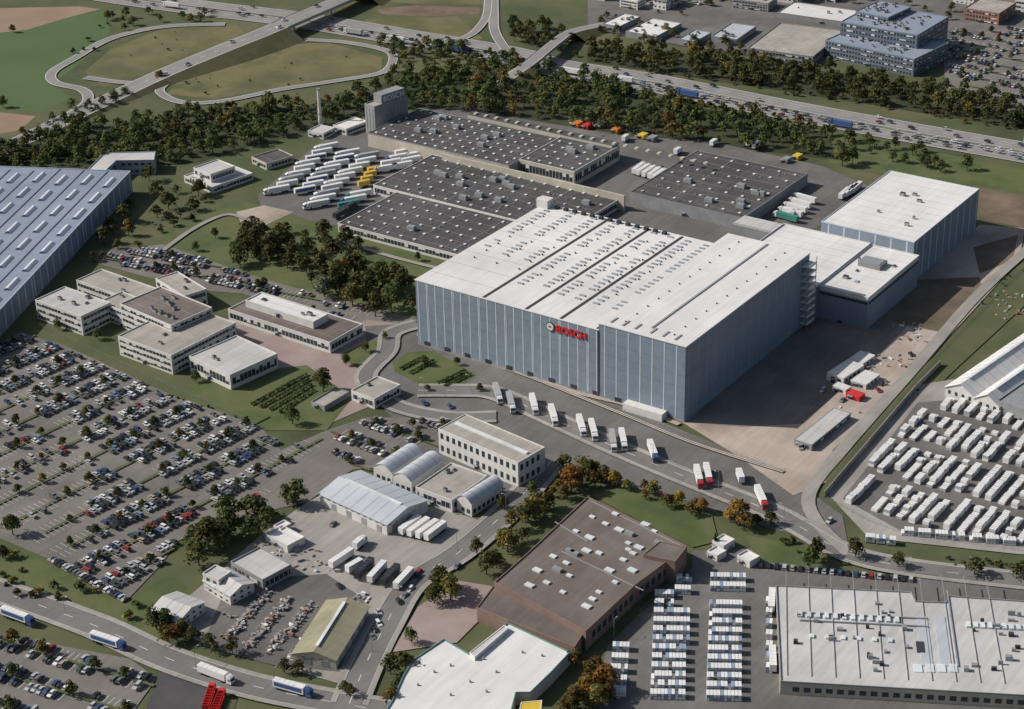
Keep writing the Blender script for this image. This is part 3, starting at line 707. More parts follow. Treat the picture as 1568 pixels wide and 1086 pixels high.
for x,y,m in ((885,190,M_org),(900,193,M_red),(945,199,M_org),(985,208,M_yel),(1222,240,M_yel),(1205,245,M_gwall),(1000,212,M_gwall)):
    rb('material_shed',(x-9,y-2),(x,y),(x+8,y-4),7,wm=m,rm=m,parapet=.1)
for i,(L,N,Rr) in enumerate([((1452,590),(1492,607),(1600,500)),((1494,608),(1530,622),(1660,510))]):
    h=hdrop(N[0],N[1],16); gable('storage_tent',Rect(L,N,Rr,h),4,M_wall,M_white,'v')
rb('storage_hall',(1532,612),(1600,640),(1680,560),20,wm=M_gwall,rm=M_gwall)
rb('kiosk',(1090,830),(1108,838),(1126,828),10,rm=M_white,docks=4); rb('kiosk',(1083,845),(1098,853),(1112,845),9,rm=M_white,docks=4); rb('kiosk',(1128,852),(1148,862),(1164,854),10,rm=M_white,docks=4)
rb('office_block',(1290,33),(1405,55),(1448,26),46,wm=M_dfac,rm=M_blroof,floors=6,ac=40,trim=M_fac)
rb('office_block',(1265,62),(1400,92),(1452,66),26,wm=M_dfac,rm=M_blroof,floors=4,ac=35,trim=M_fac)
rb('office_block',(1310,18),(1360,28),(1395,12),52,wm=M_dfac,rm=M_blroof,floors=5,ac=14,trim=M_fac)
rb('parking_deck',(1145,74),(1245,88),(1290,48),14,wm=M_gwall,rm=M_grav,floors=2)
for L,N,Rr in (((925,36),(948,42),(972,25)),((960,48),(1005,57),(1040,36)),((1040,60),(1065,65),(1085,50)),((1092,55),(1128,62),(1148,40)),((1200,15),(1330,40),(1345,22))):
    rb('commercial_hall',L,N,Rr,8,rm=random.choice((M_white,M_lbroof,M_white2)),ac=4,wm=M_gwall)
rb('town_block',(1480,12),(1530,22),(1548,4),18,wm=M_brick,rm=M_grav,floors=3)
def townhouse(x,y,ang,L,Wd,h,kind):
    g=P(x,y); r=object.__new__(Rect); r.n=g; r.u=Vector((math.cos(ang),math.sin(ang),0)); r.v=Vector((-math.sin(ang),math.cos(ang),0)); r.lu=L; r.lv=Wd; r.h=h
    if kind: gable('town_house',r,3,M_wall,random.choice((M_brick,M_brick,M_brroof,M_grav,M_dkroof)),ridge=False,floors=2)
    else: building('town_block',r,random.choice((M_wall,M_wall,M_beige,M_gwall)),random.choice((M_grav,M_white2,M_white,M_white,M_brroof)),floors=3,ac=3)
tp=[]
for k in range(1500):
    x=random.uniform(900,1640); y=random.uniform(-60,38)
    if x<1000 and y>14: continue
    if 1262<x<1475 and y>-14: continue
    if y>14 and 920<x<1160: continue
    if 1160<x<1345 and y>8: continue
    if x>1440 and y>24: continue
    g=P(x,y); L_=random.uniform(11,30)
    if any((g-q[0]).length<(L_+q[1])*.55+2 for q in tp): continue
    tp.append((g,L_)); townhouse(x,y,random.choice((0,.1,math.pi/2)),L_,random.uniform(.5,.8)*L_,random.uniform(5,12),random.random()<.45)
    if len(tp)>190: break
# ------------------------------------------------------------ trees
def tree_arr(seed,n,leaf,conic=False):
    r=np.random.default_rng(seed); V=[];Q=[];Mi=[]
    def tube(p0,p1,r0,r1,k=5):
        p0=np.array(p0);p1=np.array(p1); d=p1-p0; d=d/np.linalg.norm(d); u=np.cross(d,[.3,.9,.1]); u/=np.linalg.norm(u); w=np.cross(d,u)
        b=len(V)
        for (c,rr) in ((p0,r0),(p1,r1)):
            for i in range(k):
                t=2*math.pi*i/k; V.append(c+rr*(math.cos(t)*u+math.sin(t)*w))
        for i in range(k): Q.append([b+i,b+(i+1)%k,b+k+(i+1)%k,b+k+i]); Mi.append(3)
    tube((0,0,0),(0.01,0,.33),.026,.018); tube((.01,0,.33),(0,.01,.75),.018,.008)
    lob=[]
    nl=13
    for i in range(nl):
        t=i*2.4+r.uniform(-.4,.4); rad=r.uniform(.11,.25) if i<8 else r.uniform(.0,.11); z=r.uniform(.30,.60) if i<8 else r.uniform(.58,.82)
        if conic: rad*=.35; z=.2+.7*i/nl
        c=np.array([rad*math.cos(t),rad*math.sin(t),z]); lob.append((c,r.uniform(.13,.21)*((.95-z) if conic else 1)))
        if i<5: tube((0,0,.26+.04*i),c,.013,.004,4)
    for k in range(n):
        c,rr=lob[r.integers(nl)]; d=r.normal(size=3); d/=np.linalg.norm(d)
        if d[2]<-.3: d[2]*=-1
        p=c+d*rr*r.uniform(.75,1.12)*np.array([1,1,.9])
        nn=d+r.normal(size=3)*.4; nn/=np.linalg.norm(nn); u=np.cross(nn,r.normal(size=3)); u/=np.linalg.norm(u); w=np.cross(nn,u)
        s=leaf*r.uniform(.5,1.3); b=len(V)
        for (x,y) in ((-1,-.7),(1,-.8),(.8,.9),(-.9,.7)): V.append(p+s*(x*u+y*w*.8)*.5)
        Q.append([b,b+1,b+2,b+3])
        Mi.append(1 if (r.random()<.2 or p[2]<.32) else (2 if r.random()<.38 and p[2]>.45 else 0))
    return np.array(V),np.array(Q),np.array(Mi)
def np_mesh(name,V,Q,Mi,mats):
    me=bpy.data.meshes.new(name); me.vertices.add(len(V)); me.vertices.foreach_set('co',V.astype(np.float32).ravel())
    me.loops.add(len(Q)*4); me.loops.foreach_set('vertex_index',Q.astype(np.int32).ravel())
    me.polygons.add(len(Q)); me.polygons.foreach_set('loop_start',np.arange(0,len(Q)*4,4,dtype=np.int32))
    for m in mats: me.materials.append(m)
    me.polygons.foreach_set('material_index',Mi.astype(np.int32)); me.update(calc_edges=True); me.validate(); return me
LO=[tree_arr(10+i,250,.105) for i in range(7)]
def scatter(pts,sp,keep=1.):
    w=[P(x,y) for x,y in pts]; poly=[(p.x,p.y) for p in w]
    xs_=[p[0] for p in poly]; ys_=[p[1] for p in poly]; out=[]
    x=min(xs_)
    while x<max(xs_):
        y=min(ys_)
        while y<max(ys_):
            X=x+random.uniform(-.45,.45)*sp; Y=y+random.uniform(-.45,.45)*sp
            if random.random()<keep and inpoly(X,Y,poly): out.append((X,Y))
            y+=sp
        x+=sp
    return out
def forest(name,P2,h0,h1_,mats,wide=1.,arrs=LO,au=.08):
    gr=[];ya=[]
    for q in P2: (ya if random.random()<au else gr).append(q)
    for grp,mm in ((gr,mats),(ya,[LV[2],LA[1],LA[0]])):
        if not grp: continue
        VV=[];QQ=[];MM=[];b=0
        for (x,y) in grp:
            V,Q,Mi=arrs[random.randrange(len(arrs))]; h=random.uniform(h0,h1_)*(.7 if random.random()<.2 else 1); t=random.uniform(0,6.28); w=h*random.uniform(.8,1.2)*wide
            c,s=math.cos(t),math.sin(t)
            X=np.stack([(V[:,0]*c-V[:,1]*s)*w+x,(V[:,0]*s+V[:,1]*c)*w+y,V[:,2]*h],1)
            VV.append(X);QQ.append(Q+b);MM.append(Mi);b+=len(V)
        ob=bpy.data.objects.new(name,np_mesh(name,np.concatenate(VV),np.concatenate(QQ),np.concatenate(MM),mm+[M_bark])); col.objects.link(ob)
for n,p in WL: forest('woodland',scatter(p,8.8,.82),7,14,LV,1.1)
SHR=[tree_arr(40+i,110,.2) for i in range(3)]
def shrubs(pts,sp=6,keep=.6,h0=2.5,h1_=5): forest('shrubbery',[q for q in scatter(pts,sp,keep)],h0,h1_,LV,1.5,SHR,au=.15)
forest('tree_belt',scatter([(150,255),(250,262),(340,300),(260,345),(140,405),(110,410),(210,300)],11,.65),6,12,LV,1.15,au=.12)
forest('tree_belt',scatter([(-20,232),(100,195),(160,190),(120,245),(-20,262)],9,.7),7,12,LV,1.15)
forest('tree_belt',scatter([(355,375),(395,345),(470,360),(560,385),(625,440),(640,485),(590,488),(480,445),(360,410)],11,.8),9,16,LV,1.1)
forest('tree_belt',scatter([(560,60),(700,75),(800,95),(820,120),(640,125),(600,110),(605,90)],9,.6),6,11,LV,1.15)
forest('tree_belt',scatter([(770,40),(860,45),(880,70),(850,85),(790,70)],9,.7),7,12,LV,1.15)
forest('tree_belt',scatter([(1200,188),(1330,215),(1460,245),(1500,270),(1440,268),(1250,232)],10,.45),6,11,LV,1.15,au=.15)
forest('tree_belt',scatter([(1400,130),(1568,160),(1600,200),(1450,180)],9,.8),8,12,LV,1.15)
forest('tree_belt',scatter([(180,10),(340,25),(360,38),(240,38),(160,60),(165,25)],11,.4),6,10,LV,1.15)
forest('tree_belt',scatter([(60,175),(140,160),(250,122),(140,178),(0,240)],9,.5),5,9,LV,1.15)
forest('tree_belt',scatter([(290,820),(350,785),(470,755),(490,775),(420,800),(390,830),(330,860),(295,870)],8,.9),8,13,LV,1.15)
forest('tree_belt',scatter([(200,980),(240,960),(330,990),(560,1060),(540,1075),(300,1010)],8,.7),5,9,LV,1.15,au=.2)
forest('tree_belt',scatter([(560,1090),(590,1040),(640,985),(620,1040),(600,1090)],8,.9),7,11,LV,1.15)
forest('tree_belt',scatter([(860,1100),(880,1010),(930,1000),(935,1100)],8,.9),7,12,[LV[0],LV[1],LA[0]],1.15,au=.4)
forest('tree_belt',scatter([(880,720),(1000,755),(1090,785),(1085,800),(960,760),(870,745)],7,.95),5,9,[LV[0],LA[1],LA[0]],1.15,au=.5)
forest('tree_belt',scatter([(850,700),(900,715),(885,760),(850,770),(800,830),(740,880),(735,860),(800,790),(845,745)],8,.85),7,12,[LV[0],LV[1],LA[1]],1.15,au=.3)
forest('tree_belt',scatter([(920,20),(1060,60),(1250,95),(1240,108),(1040,80),(900,52)],9,.5),5,9,LV,1.15)
forest('tree_belt',scatter([(1460,875),(1700,895),(1700,925),(1460,910)],8,.7),6,9,LV,1.15)
forest('tree_belt',scatter([(400,700),(470,680),(480,700),(415,720)],9,.4),4,6,LV,1.15)
forest('tree_belt',scatter([(900,-60),(1568,-60),(1568,35),(1000,25)],20,.6),5,9,LV,1.15)
shrubs([(-20,840),(60,855),(190,930),(260,885),(240,960),(-20,900)],7,.4)
shrubs([(0,250),(60,230),(300,165),(450,160),(430,200),(250,250)],7,.6,3,7)
shrubs([(600,60),(700,70),(760,80),(770,100),(650,100)],7,.6)
shrubs([(90,100),(100,60),(170,30),(160,80)],9,.2)
shrubs([(840,120),(1000,145),(1250,190),(1250,200),(1000,160),(850,135)],6,.6)
shrubs([(870,85),(1100,118),(1300,150),(1568,195),(1568,205),(1300,160),(1000,115)],6,.5)
shrubs([(140,400),(240,340),(340,300),(340,320),(250,360),(180,400)],7,.5,2,5)
shrubs([(1270,745),(1440,540),(1560,400),(1570,420),(1450,550),(1285,745)],6,.35,1,2)
shrubs([(1180,815),(1250,835),(1240,870),(1170,860)],7,.4)
shrubs([(0,870),(40,900),(100,920),(60,930),(-20,900)],7,.5)
shrubs([(1440,855),(1568,865),(1568,880),(1440,870)],4,.9,2,3)
shrubs([(1060,770),(1180,800),(1170,815),(1060,785)],5,.6)
shrubs([(270,130),(400,80),(580,90),(560,115),(330,150)],14,.25,1,2.5)
shrubs([(140,110),(250,50),(360,40),(230,110)],14,.25,1,2.5)
shrubs([(240,600),(400,650),(395,656),(240,608)],4,.8,1,2)
def hedge(p0,p1,w=1.6,h=1.5):
    A,B=P(*p0),P(*p1); d=(B-A).normalized(); n=Vector((-d.y,d.x,0)); L=(B-A).length; mb=MB(); r=random
    for k in range(int(L*16)):
        t=r.uniform(0,L); s=r.uniform(-w/2,w/2); z=r.uniform(.1,h) if abs(s)>w*.35 else r.uniform(h*.8,h)
        c=A+d*t+n*s; u=Vector((r.gauss(0,1),r.gauss(0,1),r.gauss(0,.5))).normalized()*.35; v=Vector((r.gauss(0,1),r.gauss(0,1),r.gauss(0,.5))).normalized()*.35
        c=c+Vector((0,0,z)); mb.face([c-u-v,c+u-v,c+u+v,c-u+v],r.choice((0,0,1,2)))
    mb.obj('hedge',LV)
for k in range(4): hedge((385+k*14,622+k*4),(470+k*4,575+k*8))
for p0,p1 in (((612,568),(650,548)),((628,574),(664,554)),((670,590),(712,570)),((680,594),(720,575))): hedge(p0,p1)
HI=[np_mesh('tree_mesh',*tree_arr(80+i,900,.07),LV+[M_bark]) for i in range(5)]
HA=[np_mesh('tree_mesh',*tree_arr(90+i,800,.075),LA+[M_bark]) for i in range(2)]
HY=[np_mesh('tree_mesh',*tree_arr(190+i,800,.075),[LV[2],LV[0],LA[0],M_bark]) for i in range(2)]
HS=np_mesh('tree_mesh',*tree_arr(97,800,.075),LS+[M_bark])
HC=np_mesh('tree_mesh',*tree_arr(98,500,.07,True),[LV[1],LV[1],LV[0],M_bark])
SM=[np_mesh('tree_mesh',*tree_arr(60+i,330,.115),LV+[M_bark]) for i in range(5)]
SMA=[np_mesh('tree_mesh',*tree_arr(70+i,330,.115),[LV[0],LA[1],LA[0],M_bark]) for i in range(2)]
def tree(x,y,h,me=None,w=1.1,world=False,name='deciduous_tree'):
    g=Vector((x,y,0)) if world else P(x,y); ob=bpy.data.objects.new(name,me or random.choice(HI+HI+HY)); col.objects.link(ob)
    ob.location=g; s=h*random.uniform(.85,1.15); ob.scale=(s*w,s*w,s); ob.rotation_euler=(0,0,random.uniform(0,6.28)); return ob
for x,y,h in [(430,378,18),(380,395,17),(365,405,14),(415,395,16),(520,445,16),(560,455,15),(600,478,16),(585,440,16),(545,420,15),(470,390,13),(460,410,12),(610,455,14),(575,485,14),(540,470,14),(640,400,6),(680,670,7),(320,845,15),(350,820,14),(495,600,13),(448,650,10),(675,905,13),(690,920,12),(665,925,9),(630,985,9),(255,965,11),(240,965,10),(20,820,10),(5,855,8),(1310,855,9),(1375,870,9),(1250,855,11),(1240,870,9),(1180,805,8),(905,735,12),(925,740,11),(1290,255,12),(1305,250,12),(1385,250,7),(1420,258,8),(1500,150,7),(20,50,7),(5,165,8),(165,32,8),(1470,150,8),(400,880,5),(760,870,9),(745,880,10),(730,850,8),(815,760,8),(770,780,7),(300,385,6),(330,365,6),(560,540,6),(530,560,6),(650,560,6),(700,560,5),(735,600,5),(300,585,6),(150,520,6),(90,505,6),(655,600,5),(632,655,6),(590,520,5),(405,440,6),(480,480,6)]: tree(x,y,h)
tree(497,455,14,HS,1.3); tree(515,448,11,HS,1.3)
for x,y,h in [(875,755,13),(862,765,9),(1130,805,12),(1145,812,10),(1118,800,9),(900,1075,14),(925,1060,12),(880,1085,12),(770,840,9),(840,780,8),(800,800,8),(940,745,9),(1000,760,8),(1040,775,8),(270,980,7),(890,735,8),(960,752,7),(1075,785,8),(820,795,8),(915,1085,12)]: tree(x,y,h,random.choice(HA+HY))
for x,y,h in [(1245,862,14),(745,700,8),(1095,838,8)]: tree(x,y,h,HC,1.,name='conifer_tree')
# ------------------------------------------------------------ vehicles
def car_mesh(pm,kind):
    mb=MB()
    if kind==0: pr=[(-2.15,.3),(-2.2,.8),(-1.95,.95),(-1.2,.98),(1.0,.93),(1.95,.78),(2.15,.6),(2.15,.3)]; cb=(-1.75,1.05,-.78,.78); ct=(-1.15,.35,-.6,.6); zt=1.42
    elif kind==1: pr=[(-2.0,.3),(-2.05,.95),(-1.0,1.0),(1.0,.97),(1.85,.82),(2.0,.6),(2.0,.3)]; cb=(-2.0,1.05,-.8,.8); ct=(-1.7,.3,-.64,.64); zt=1.5
    else: pr=[(-2.3,.3),(-2.35,1.0),(-1.0,1.03),(1.1,1.0),(2.1,.85),(2.3,.6),(2.3,.3)]; cb=(-2.3,1.2,-.82,.82); ct=(-2.1,.45,-.68,.68); zt=1.55
    mb.prof(pr,-.87,.87,0); z0=pr[3][1]-.06
    mb.frust(cb,ct,z0,zt,1,0)
    mb.box(ct[0],ct[1],ct[2],ct[3],zt+.002,zt+.05,0)
    for x in (-1.35,1.35):
        for y in (-.82,.82): mb.wheel(x,y,.33,.2,2)
    xf=pr[-1][0]
    for y in (-.62,.62): mb.box(xf-.02,xf+.03,y-.18,y+.18,.55,.7,3); mb.box(pr[0][0]-.06,pr[0][0]+.02,y-.15,y+.15,.65,.82,4)
    for y in (-.93,.93): mb.box(.75,.95,y-.06,y+.06,.95,1.08,0)
    return mb.mesh('car_mesh',[pm,M_glass,M_rub,M_sky,M_red])
CC=[('silver',(.42,.43,.44),28),('white',(.70,.70,.69),11),('grey',(.15,.155,.16),19),('black',(.025,.025,.028),24),('blue',(.04,.065,.15),9),('red',(.26,.03,.03),4),('green',(.03,.06,.045),2),('beige',(.34,.31,.25),4),('lightblue',(.16,.22,.32),3)]
CARS=[];CW=[]
for n,c,w in CC:
    pm=paint('car_paint_'+n,c)
    for k in range(3): CARS.append(car_mesh(pm,k)); CW.append(w)
def place(name,me,g,ang,z=0.):
    ob=bpy.data.objects.new(name,me); col.objects.link(ob); ob.location=(g.x,g.y,max(g.z,0)+z); ob.rotation_euler=(0,0,ang); return ob
def rcar(): return random.choices(CARS,CW)[0]
def truck_mesh(cabm,boxm,trailer=True,cab=True,L=13.0,stripe=None):
    mb=MB()
    if cab:
        mb.prof([(0,.6),(2.2,.6),(2.3,1.4),(2.1,3.3),(1.7,3.5),(0,3.6)],-1.22,1.22,0)
        mb.box(2.2,2.36,-1.05,1.05,1.9,2.9,2)
        for y in (-1.26,1.24): mb.box(1.0,1.9,y,y+.03,1.9,2.8,2)
        mb.prof([(.1,3.63),(1.4,3.64),(.1,3.95)],-1.1,1.1,0)
        for y in (-1.05,1.05): mb.wheel(1.4,y,.5,.3,3); mb.wheel(-2.2,y,.5,.45,3)
        mb.box(-3.6,0,-.5,.5,.7,1.04,4); mb.box(2.31,2.4,-1.1,1.1,.45,.9,4)
    if trailer:
        x1_=-.7; x0_=x1_-L
        mb.box(x0_,x1_,-1.27,1.27,1.15,3.95,1); mb.box(x0_-.02,x1_+.02,-1.3,1.3,1.05,1.148,4); mb.box(x0_-.03,x1_+.03,-1.29,1.29,3.952,4.02,1)
        for k in range(1,int(L/2.2)): mb.box(x0_+k*2.2,x0_+k*2.2+.08,-1.28,1.28,4.022,4.05,4)
        if stripe:
            for y in (-1.29,1.272): mb.box(x0_+.6,x1_-.6,y,y+.018,1.7,3.5,5)
        for k in range(3):
            for y in (-1.05,1.05): mb.wheel(x0_+1.8+k*1.3,y,.5,.4,3)
        mb.box(x0_+.3,x1_-.3,-.5,.5,.75,1.04,4)
        if not cab:
            for y in (-.8,.8): mb.box(x1_-2.6,x1_-2.4,y-.1,y+.1,0,1.04,4)
    return mb.mesh('truck_mesh',[cabm,boxm,M_glass,M_rub,M_metal,stripe or M_metal])
pw=paint('truck_white',(.70,.70,.69)); pb=paint('truck_blue',(.05,.10,.26)); pr_=paint('truck_red',(.42,.04,.04)); pg=paint('truck_green',(.05,.22,.18)); py=paint('truck_yellow',(.58,.38,.05)); pt=paint('tarp_grey',(.35,.36,.37)); pk=paint('truck_black',(.03,.03,.035))
TR={'w':truck_mesh(pw,pw),'b':truck_mesh(pb,pw),'bb':truck_mesh(pb,pb),'r':truck_mesh(pr_,pw),'g':truck_mesh(pw,pg),'gr':truck_mesh(pw,pt),'bs':truck_mesh(pb,pw,stripe=pb),'gw':truck_mesh(pg,pw),'y':truck_mesh(py,pw),'rs':truck_mesh(pr_,pr_)}
TL={'w':truck_mesh(pw,pw,cab=False),'k':truck_mesh(pw,pk,cab=False),'g':truck_mesh(pw,pg,cab=False),'y':truck_mesh(pw,py,cab=False,L=7.5),'bs':truck_mesh(pw,pw,cab=False,stripe=pb),'ws':truck_mesh(pw,pw,cab=False,L=8)}
VAN=truck_mesh(pw,pw,L=5)
def put(name,me,x,y,dx,dy,z=0.35):
    g=P(x,y,0); h=P(x+dx,y+dy,0); return place(name,me,g,math.atan2(h.y-g.y,h.x-g.x)+random.uniform(-.03,.03),z)
def lot(poly,d0,d1,occ,module=16.5,trees=True,th=(4.5,6.5),strip=True,bay=2.6,name='parking_bay_lines'):
    w=[P(*q) for q in poly]; wp=[(p.x,p.y) for p in w]
    r=P(*d1)-P(*d0); r.z=0; r.normalize(); q=Vector((-r.y,r.x,0)); c0=w[0]
    A=[(Vector((p.x,p.y,0))-c0).dot(r) for p in w]; B=[(Vector((p.x,p.y,0))-c0).dot(q) for p in w]
    mb=MB(); z=zl[0]; zl[0]+=.012; aq=math.atan2(q.y,q.x)
    kb=math.floor(min(B)/module)
    while kb*module<max(B):
        for off,s in ((3.0,1),(module-3.0,-1)):
            t=min(A); k=0
            while t<max(A):
                c=c0+r*t+q*(kb*module+off); t+=bay; k+=1
                if not inpoly(c.x,c.y,wp): continue
                if k%13==0 or 0<(t-min(A))%70<6: continue
                l0=c+r*bay/2-q*2.3; l1=c+r*bay/2+q*2.3
                mb.face([(l0.x,l0.y,z),(l0.x+r.x*.13,l0.y+r.y*.13,z),(l1.x+r.x*.13,l1.y+r.y*.13,z),(l1.x,l1.y,z)],0)
                px=pj(c)
                if random.random()<occ(*px):
                    place('parked_car',rcar(),c+r*random.uniform(-.15,.15)+q*random.uniform(-.35,.35),aq+random.choice((0,math.pi))+random.uniform(-.03,.03),z)
        t=min(A)
        while t<max(A):
            c=c0+r*t+q*(kb*module)
            if inpoly(c.x,c.y,wp) and not 0<(t-min(A))%70<6:
                if strip:
                    for sg_ in range(2):
                        p_=[c+r*6.5*sg_-q*.7,c+r*(6.5*sg_+6.4)-q*.7,c+r*(6.5*sg_+6.4)+q*.7,c+r*6.5*sg_+q*.7]; mb.face([(v.x,v.y,z+.01) for v in p_],1)
                if trees and random.random()<(.8 if trees is True else trees):
                    tree(c.x+random.uniform(-1,1),c.y+random.uniform(-.6,.6),random.uniform(*th),random.choice(SM+SM+SMA),1.0,True,'car_park_tree')
            t+=13
        kb+=1
    mb.obj(name,[M_line,M_lawn])
def occ_main(x,y):
    if y>760-x*.5 and x<135 and y<850: return .07
    if x<60 and y>600: return .35
    if x<110 and 640<y: return .25
    if x>395 and y>680: return .15
    if x>430: return .6
    return .88
MAIN=[(-60,565),(30,515),(100,535),(250,606),(400,662),(440,690),(500,668),(500,700),(440,735),(400,760),(330,795),(270,830),(250,862),(190,915),(70,850),(-60,790)]
lot(MAIN,(150,700),(350,600),occ_main,17.5)
lot([(505,662),(560,645),(690,645),(655,670),(600,708),(540,715),(500,700)],(505,670),(600,705),lambda x,y:.6,17,.5)
lot([(150,395),(250,380),(410,434),(560,480),(540,492),(370,447),(290,440)],(170,395),(400,440),lambda x,y:.85 if x<420 else .3,15,.5)
lot([(-60,965),(190,1012),(230,1040),(190,1100),(-60,1100)],(0,1000),(150,1045),lambda x,y:.55,17,True,(6,8))
lot([(1450,50),(1640,40),(1640,170),(1500,150),(1450,110)],(1450,80),(1600,108),lambda x,y:.42,17,.35)
lot([(900,-40),(1200,-40),(1190,5),(1000,12)],(950,-20),(1150,10),lambda x,y:.4,17,.3)
for k in range(22):
    t=k/21; put('parked_car',rcar(),80+112*t,858+62*t,10,-7)
for k in range(20):
    t=k/19; put('parked_car',rcar(),1165+230*t,868+22*t,2,-12)
for x,y in [(570,978),(575,968),(580,958),(612,925),(620,915),(628,905),(580,940),(640,885),(510,805),(595,745),(640,880),(700,870),(1395,545),(1225,688),(1270,800),(1350,590),(520,900),(650,620),(690,625),(600,660),(1330,545),(1345,600),(1260,600),(1290,615)]:
    put('parked_car',rcar(),x,y,random.choice((-10,8)),10)
for x,y,dx,dy,c in [(765,598,8,22,'gr'),(785,612,7,22,'gr'),(820,615,5,22,'w'),(850,632,8,22,'w'),(893,648,6,22,'w'),(911,655,6,22,'w'),(940,672,4,22,'gr'),(956,670,4,22,'w'),(1003,688,8,20,'b')]:
    put('parked_truck',TR[c],x,y+20,dx,dy)
for x,y,dx,dy,c in [(1072,748,5,20,'r'),(1086,745,5,20,'r')]: put('parked_truck',TR[c],x,y,dx,dy)
put('red_truck',TR['r'],1170,780,8,18); put('semi_trailer',TL['ws'],1136,745,6,18)
for i in range(4): put('semi_trailer',TL['w'],612+i*13,824+i*3,-30,22)
for i in range(4): put('semi_trailer',TL['k' if i%2==0 else 'w'],545+i*20,893+i*5,-20,22)
put('semi_trailer',TL['ws'],530,882,-18,10); put('semi_trailer',TL['w'],505,875,-15,10)
put('delivery_truck',VAN,555,835,20,-18)
for x,y,dx,dy,c in [(45,958,22,8,'bs'),(185,996,22,7,'bs'),(350,1048,22,8,'w'),(470,1068,22,6,'bs')]: put('truck',TR[c],x,y,dx,dy,.6)
ysc=[TR['w'],TR['w'],TR['gr'],TR['b'],TL['w'],TL['w'],TL['w'],TL['bs']]
for (ax0,ay0,n,g_) in [(412,299,9,0),(452,300,8,0),(494,296,7,0),(470,321,4,1),(515,322,3,1),(575,266,4,1),(602,262,3,0)]:
    for i in range(n):
        if random.random()<.08: continue
        put('parked_truck',random.choice(ysc+([TR['g'],TR['gw'],TL['g']] if g_ else [])),ax0+i*9.5+random.uniform(-3,3),ay0-i*8.2,-14,2.6)
for i in range(4): put('semi_trailer',TL['y'],562-i*5,268+i*7,-14,3)
for x,y in ((545,318),(535,326)): put('semi_trailer',TL['k'],x,y,14,-7)
for i in range(5): put('parked_truck',random.choice([TR['g'],TR['w'],TR['w']]),1190+i*7,334-i*7,-14,-4)
for i in range(5): put('parked_truck',TR['w'],985+i*8,258+i*2.5,10,-7)
for i in range(4): put('semi_trailer',TL['w'],1300+i*6,296-i*3,10,-9)
for x,y in ((1150,222),(1160,226),(1095,222),(1218,330),(960,215),(1040,235)): put('delivery_truck',VAN,x,y,8,-6)
def traffic(p,off,spacing,rev,truckp,xmin=-40,xmax=1610):
    rs_=resample(p,2.0); N=normals(rs_); i=random.randint(0,5)
    while i<len(rs_)-2:
        d=rs_[i+1]-rs_[i]; ang=math.atan2(d.y,d.x)+(math.pi if rev else 0); g=rs_[i]+N[i]*(off+random.uniform(-.3,.3))
        x,y=pj(g)
        if xmin<x<xmax and y>-30:
            if random.random()<truckp: place('truck',random.choice([TR['w'],TR['w'],TR['b'],TR['bb'],TR['gr'],TR['w']]),g,ang,1.3); i+=9
            else: place('moving_car',rcar(),g,ang,1.3)
        i+=max(4,int(random.expovariate(1/spacing)/2)+4)
traffic(pA,-5.2,3,True,.02,500); traffic(pA,-9.4,4,True,.03,500); traffic(pA,-13.5,8,True,.2,500)
traffic(pA,-5.2,14,True,.03,-40,500); traffic(pA,-9.4,16,True,.1,-40,500)
traffic(pA,5.2,60,False,.02); traffic(pA,9.4,50,False,.1); traffic(pA,13.5,60,False,.25)
traffic(pB,4,120,False,.1); traffic(pB,-4,120,True,.1)
# ------------------------------------------------------------ stored goods
pwh=flat('white_film',(.68,.68,.67),rough=.5,v=.1); pbl=flat('blue_film',(.24,.31,.42),rough=.5); pgr=flat('grey_crate',(.24,.24,.245))
reg=[(1285,772),(1405,622),(1460,612),(1640,640),(1760,700),(1760,850),(1560,838),(1385,806)]
rw=[P(*q) for q in reg]; rp=[(p.x,p.y) for p in rw]; X0=min(p[0] for p in rp);X1=max(p[0] for p in rp);Y0=min(p[1] for p in rp);Y1=max(p[1] for p in rp)
x=X0; ci=0
while x<X1:
    y=Y0+(ci//9)*3.0; ci+=1
    while y<Y1:
        mb=MB(); n=0
        if random.random()<.95:
            lvb=random.choice((1,2,2))
            for k in range(9):
                yy=y+k*3.0
                if inpoly(x,yy,rp) and inpoly(x,yy+3,rp) and random.random()<.93:
                    lv=lvb if random.random()<.75 else random.choice((1,2)); j=random.uniform(-.25,.25)
                    for l_ in range(lv):
                        z=.45+l_*1.5; mb.box(x-1.35+j,x+1.35+j,yy,yy+2.55,z+.1,z+1.42,random.choice((0,0,0,2)),0); mb.box(x-1.25+j,x+1.25+j,yy+.1,yy+2.45,z-.02,z+.098,1)
                        mb.box(x-1.38+j,x+1.38+j,yy+1.2,yy+1.35,z+.1,z+1.44,1)
                    n+=1
        if n: mb.obj('crate_stack',[pwh,pgr,pt])
        y+=34
    x+=5.8 if ci%9 else 8
def hstack(x,y,Lpx,lv=2,w=3.2):
    A,B=P(x,y),P(x+Lpx,y+1); d=(B-A).normalized(); n=Vector((-d.y,d.x,0)); L=(B-A).length; mb=MB(); t=0
    while t<L-1.0:
        if random.random()<.985:
            for l_ in range(lv if random.random()<.93 else 1):
                c=A+d*t; z=.45+l_*1.4
                mb.prism([c,c+d*1.15,c+d*1.15+n*w,c+n*w],z+.12,z+1.3,random.choice((0,0,0,1)),random.choice((0,0,0,0,0,1))); mb.prism([c,c+d*1.1,c+d*1.1+n*(w-.1),c+n*(w-.1)],z-.02,z+.1,2)
        t+=1.28
    mb.obj('pallet_stack',[pwh,pbl,pgr])
for k in range(14):
    if k!=2: hstack(1088-k*.5,893+k*14,54)
for k in range(13):
    if k>0: hstack(1003-k*.6,905+k*14,56 if k>2 else 30)
for k in range(5): hstack(938-k*1.5,1000+k*17,30)
hstack(1035,895,26);hstack(1033,912,26)
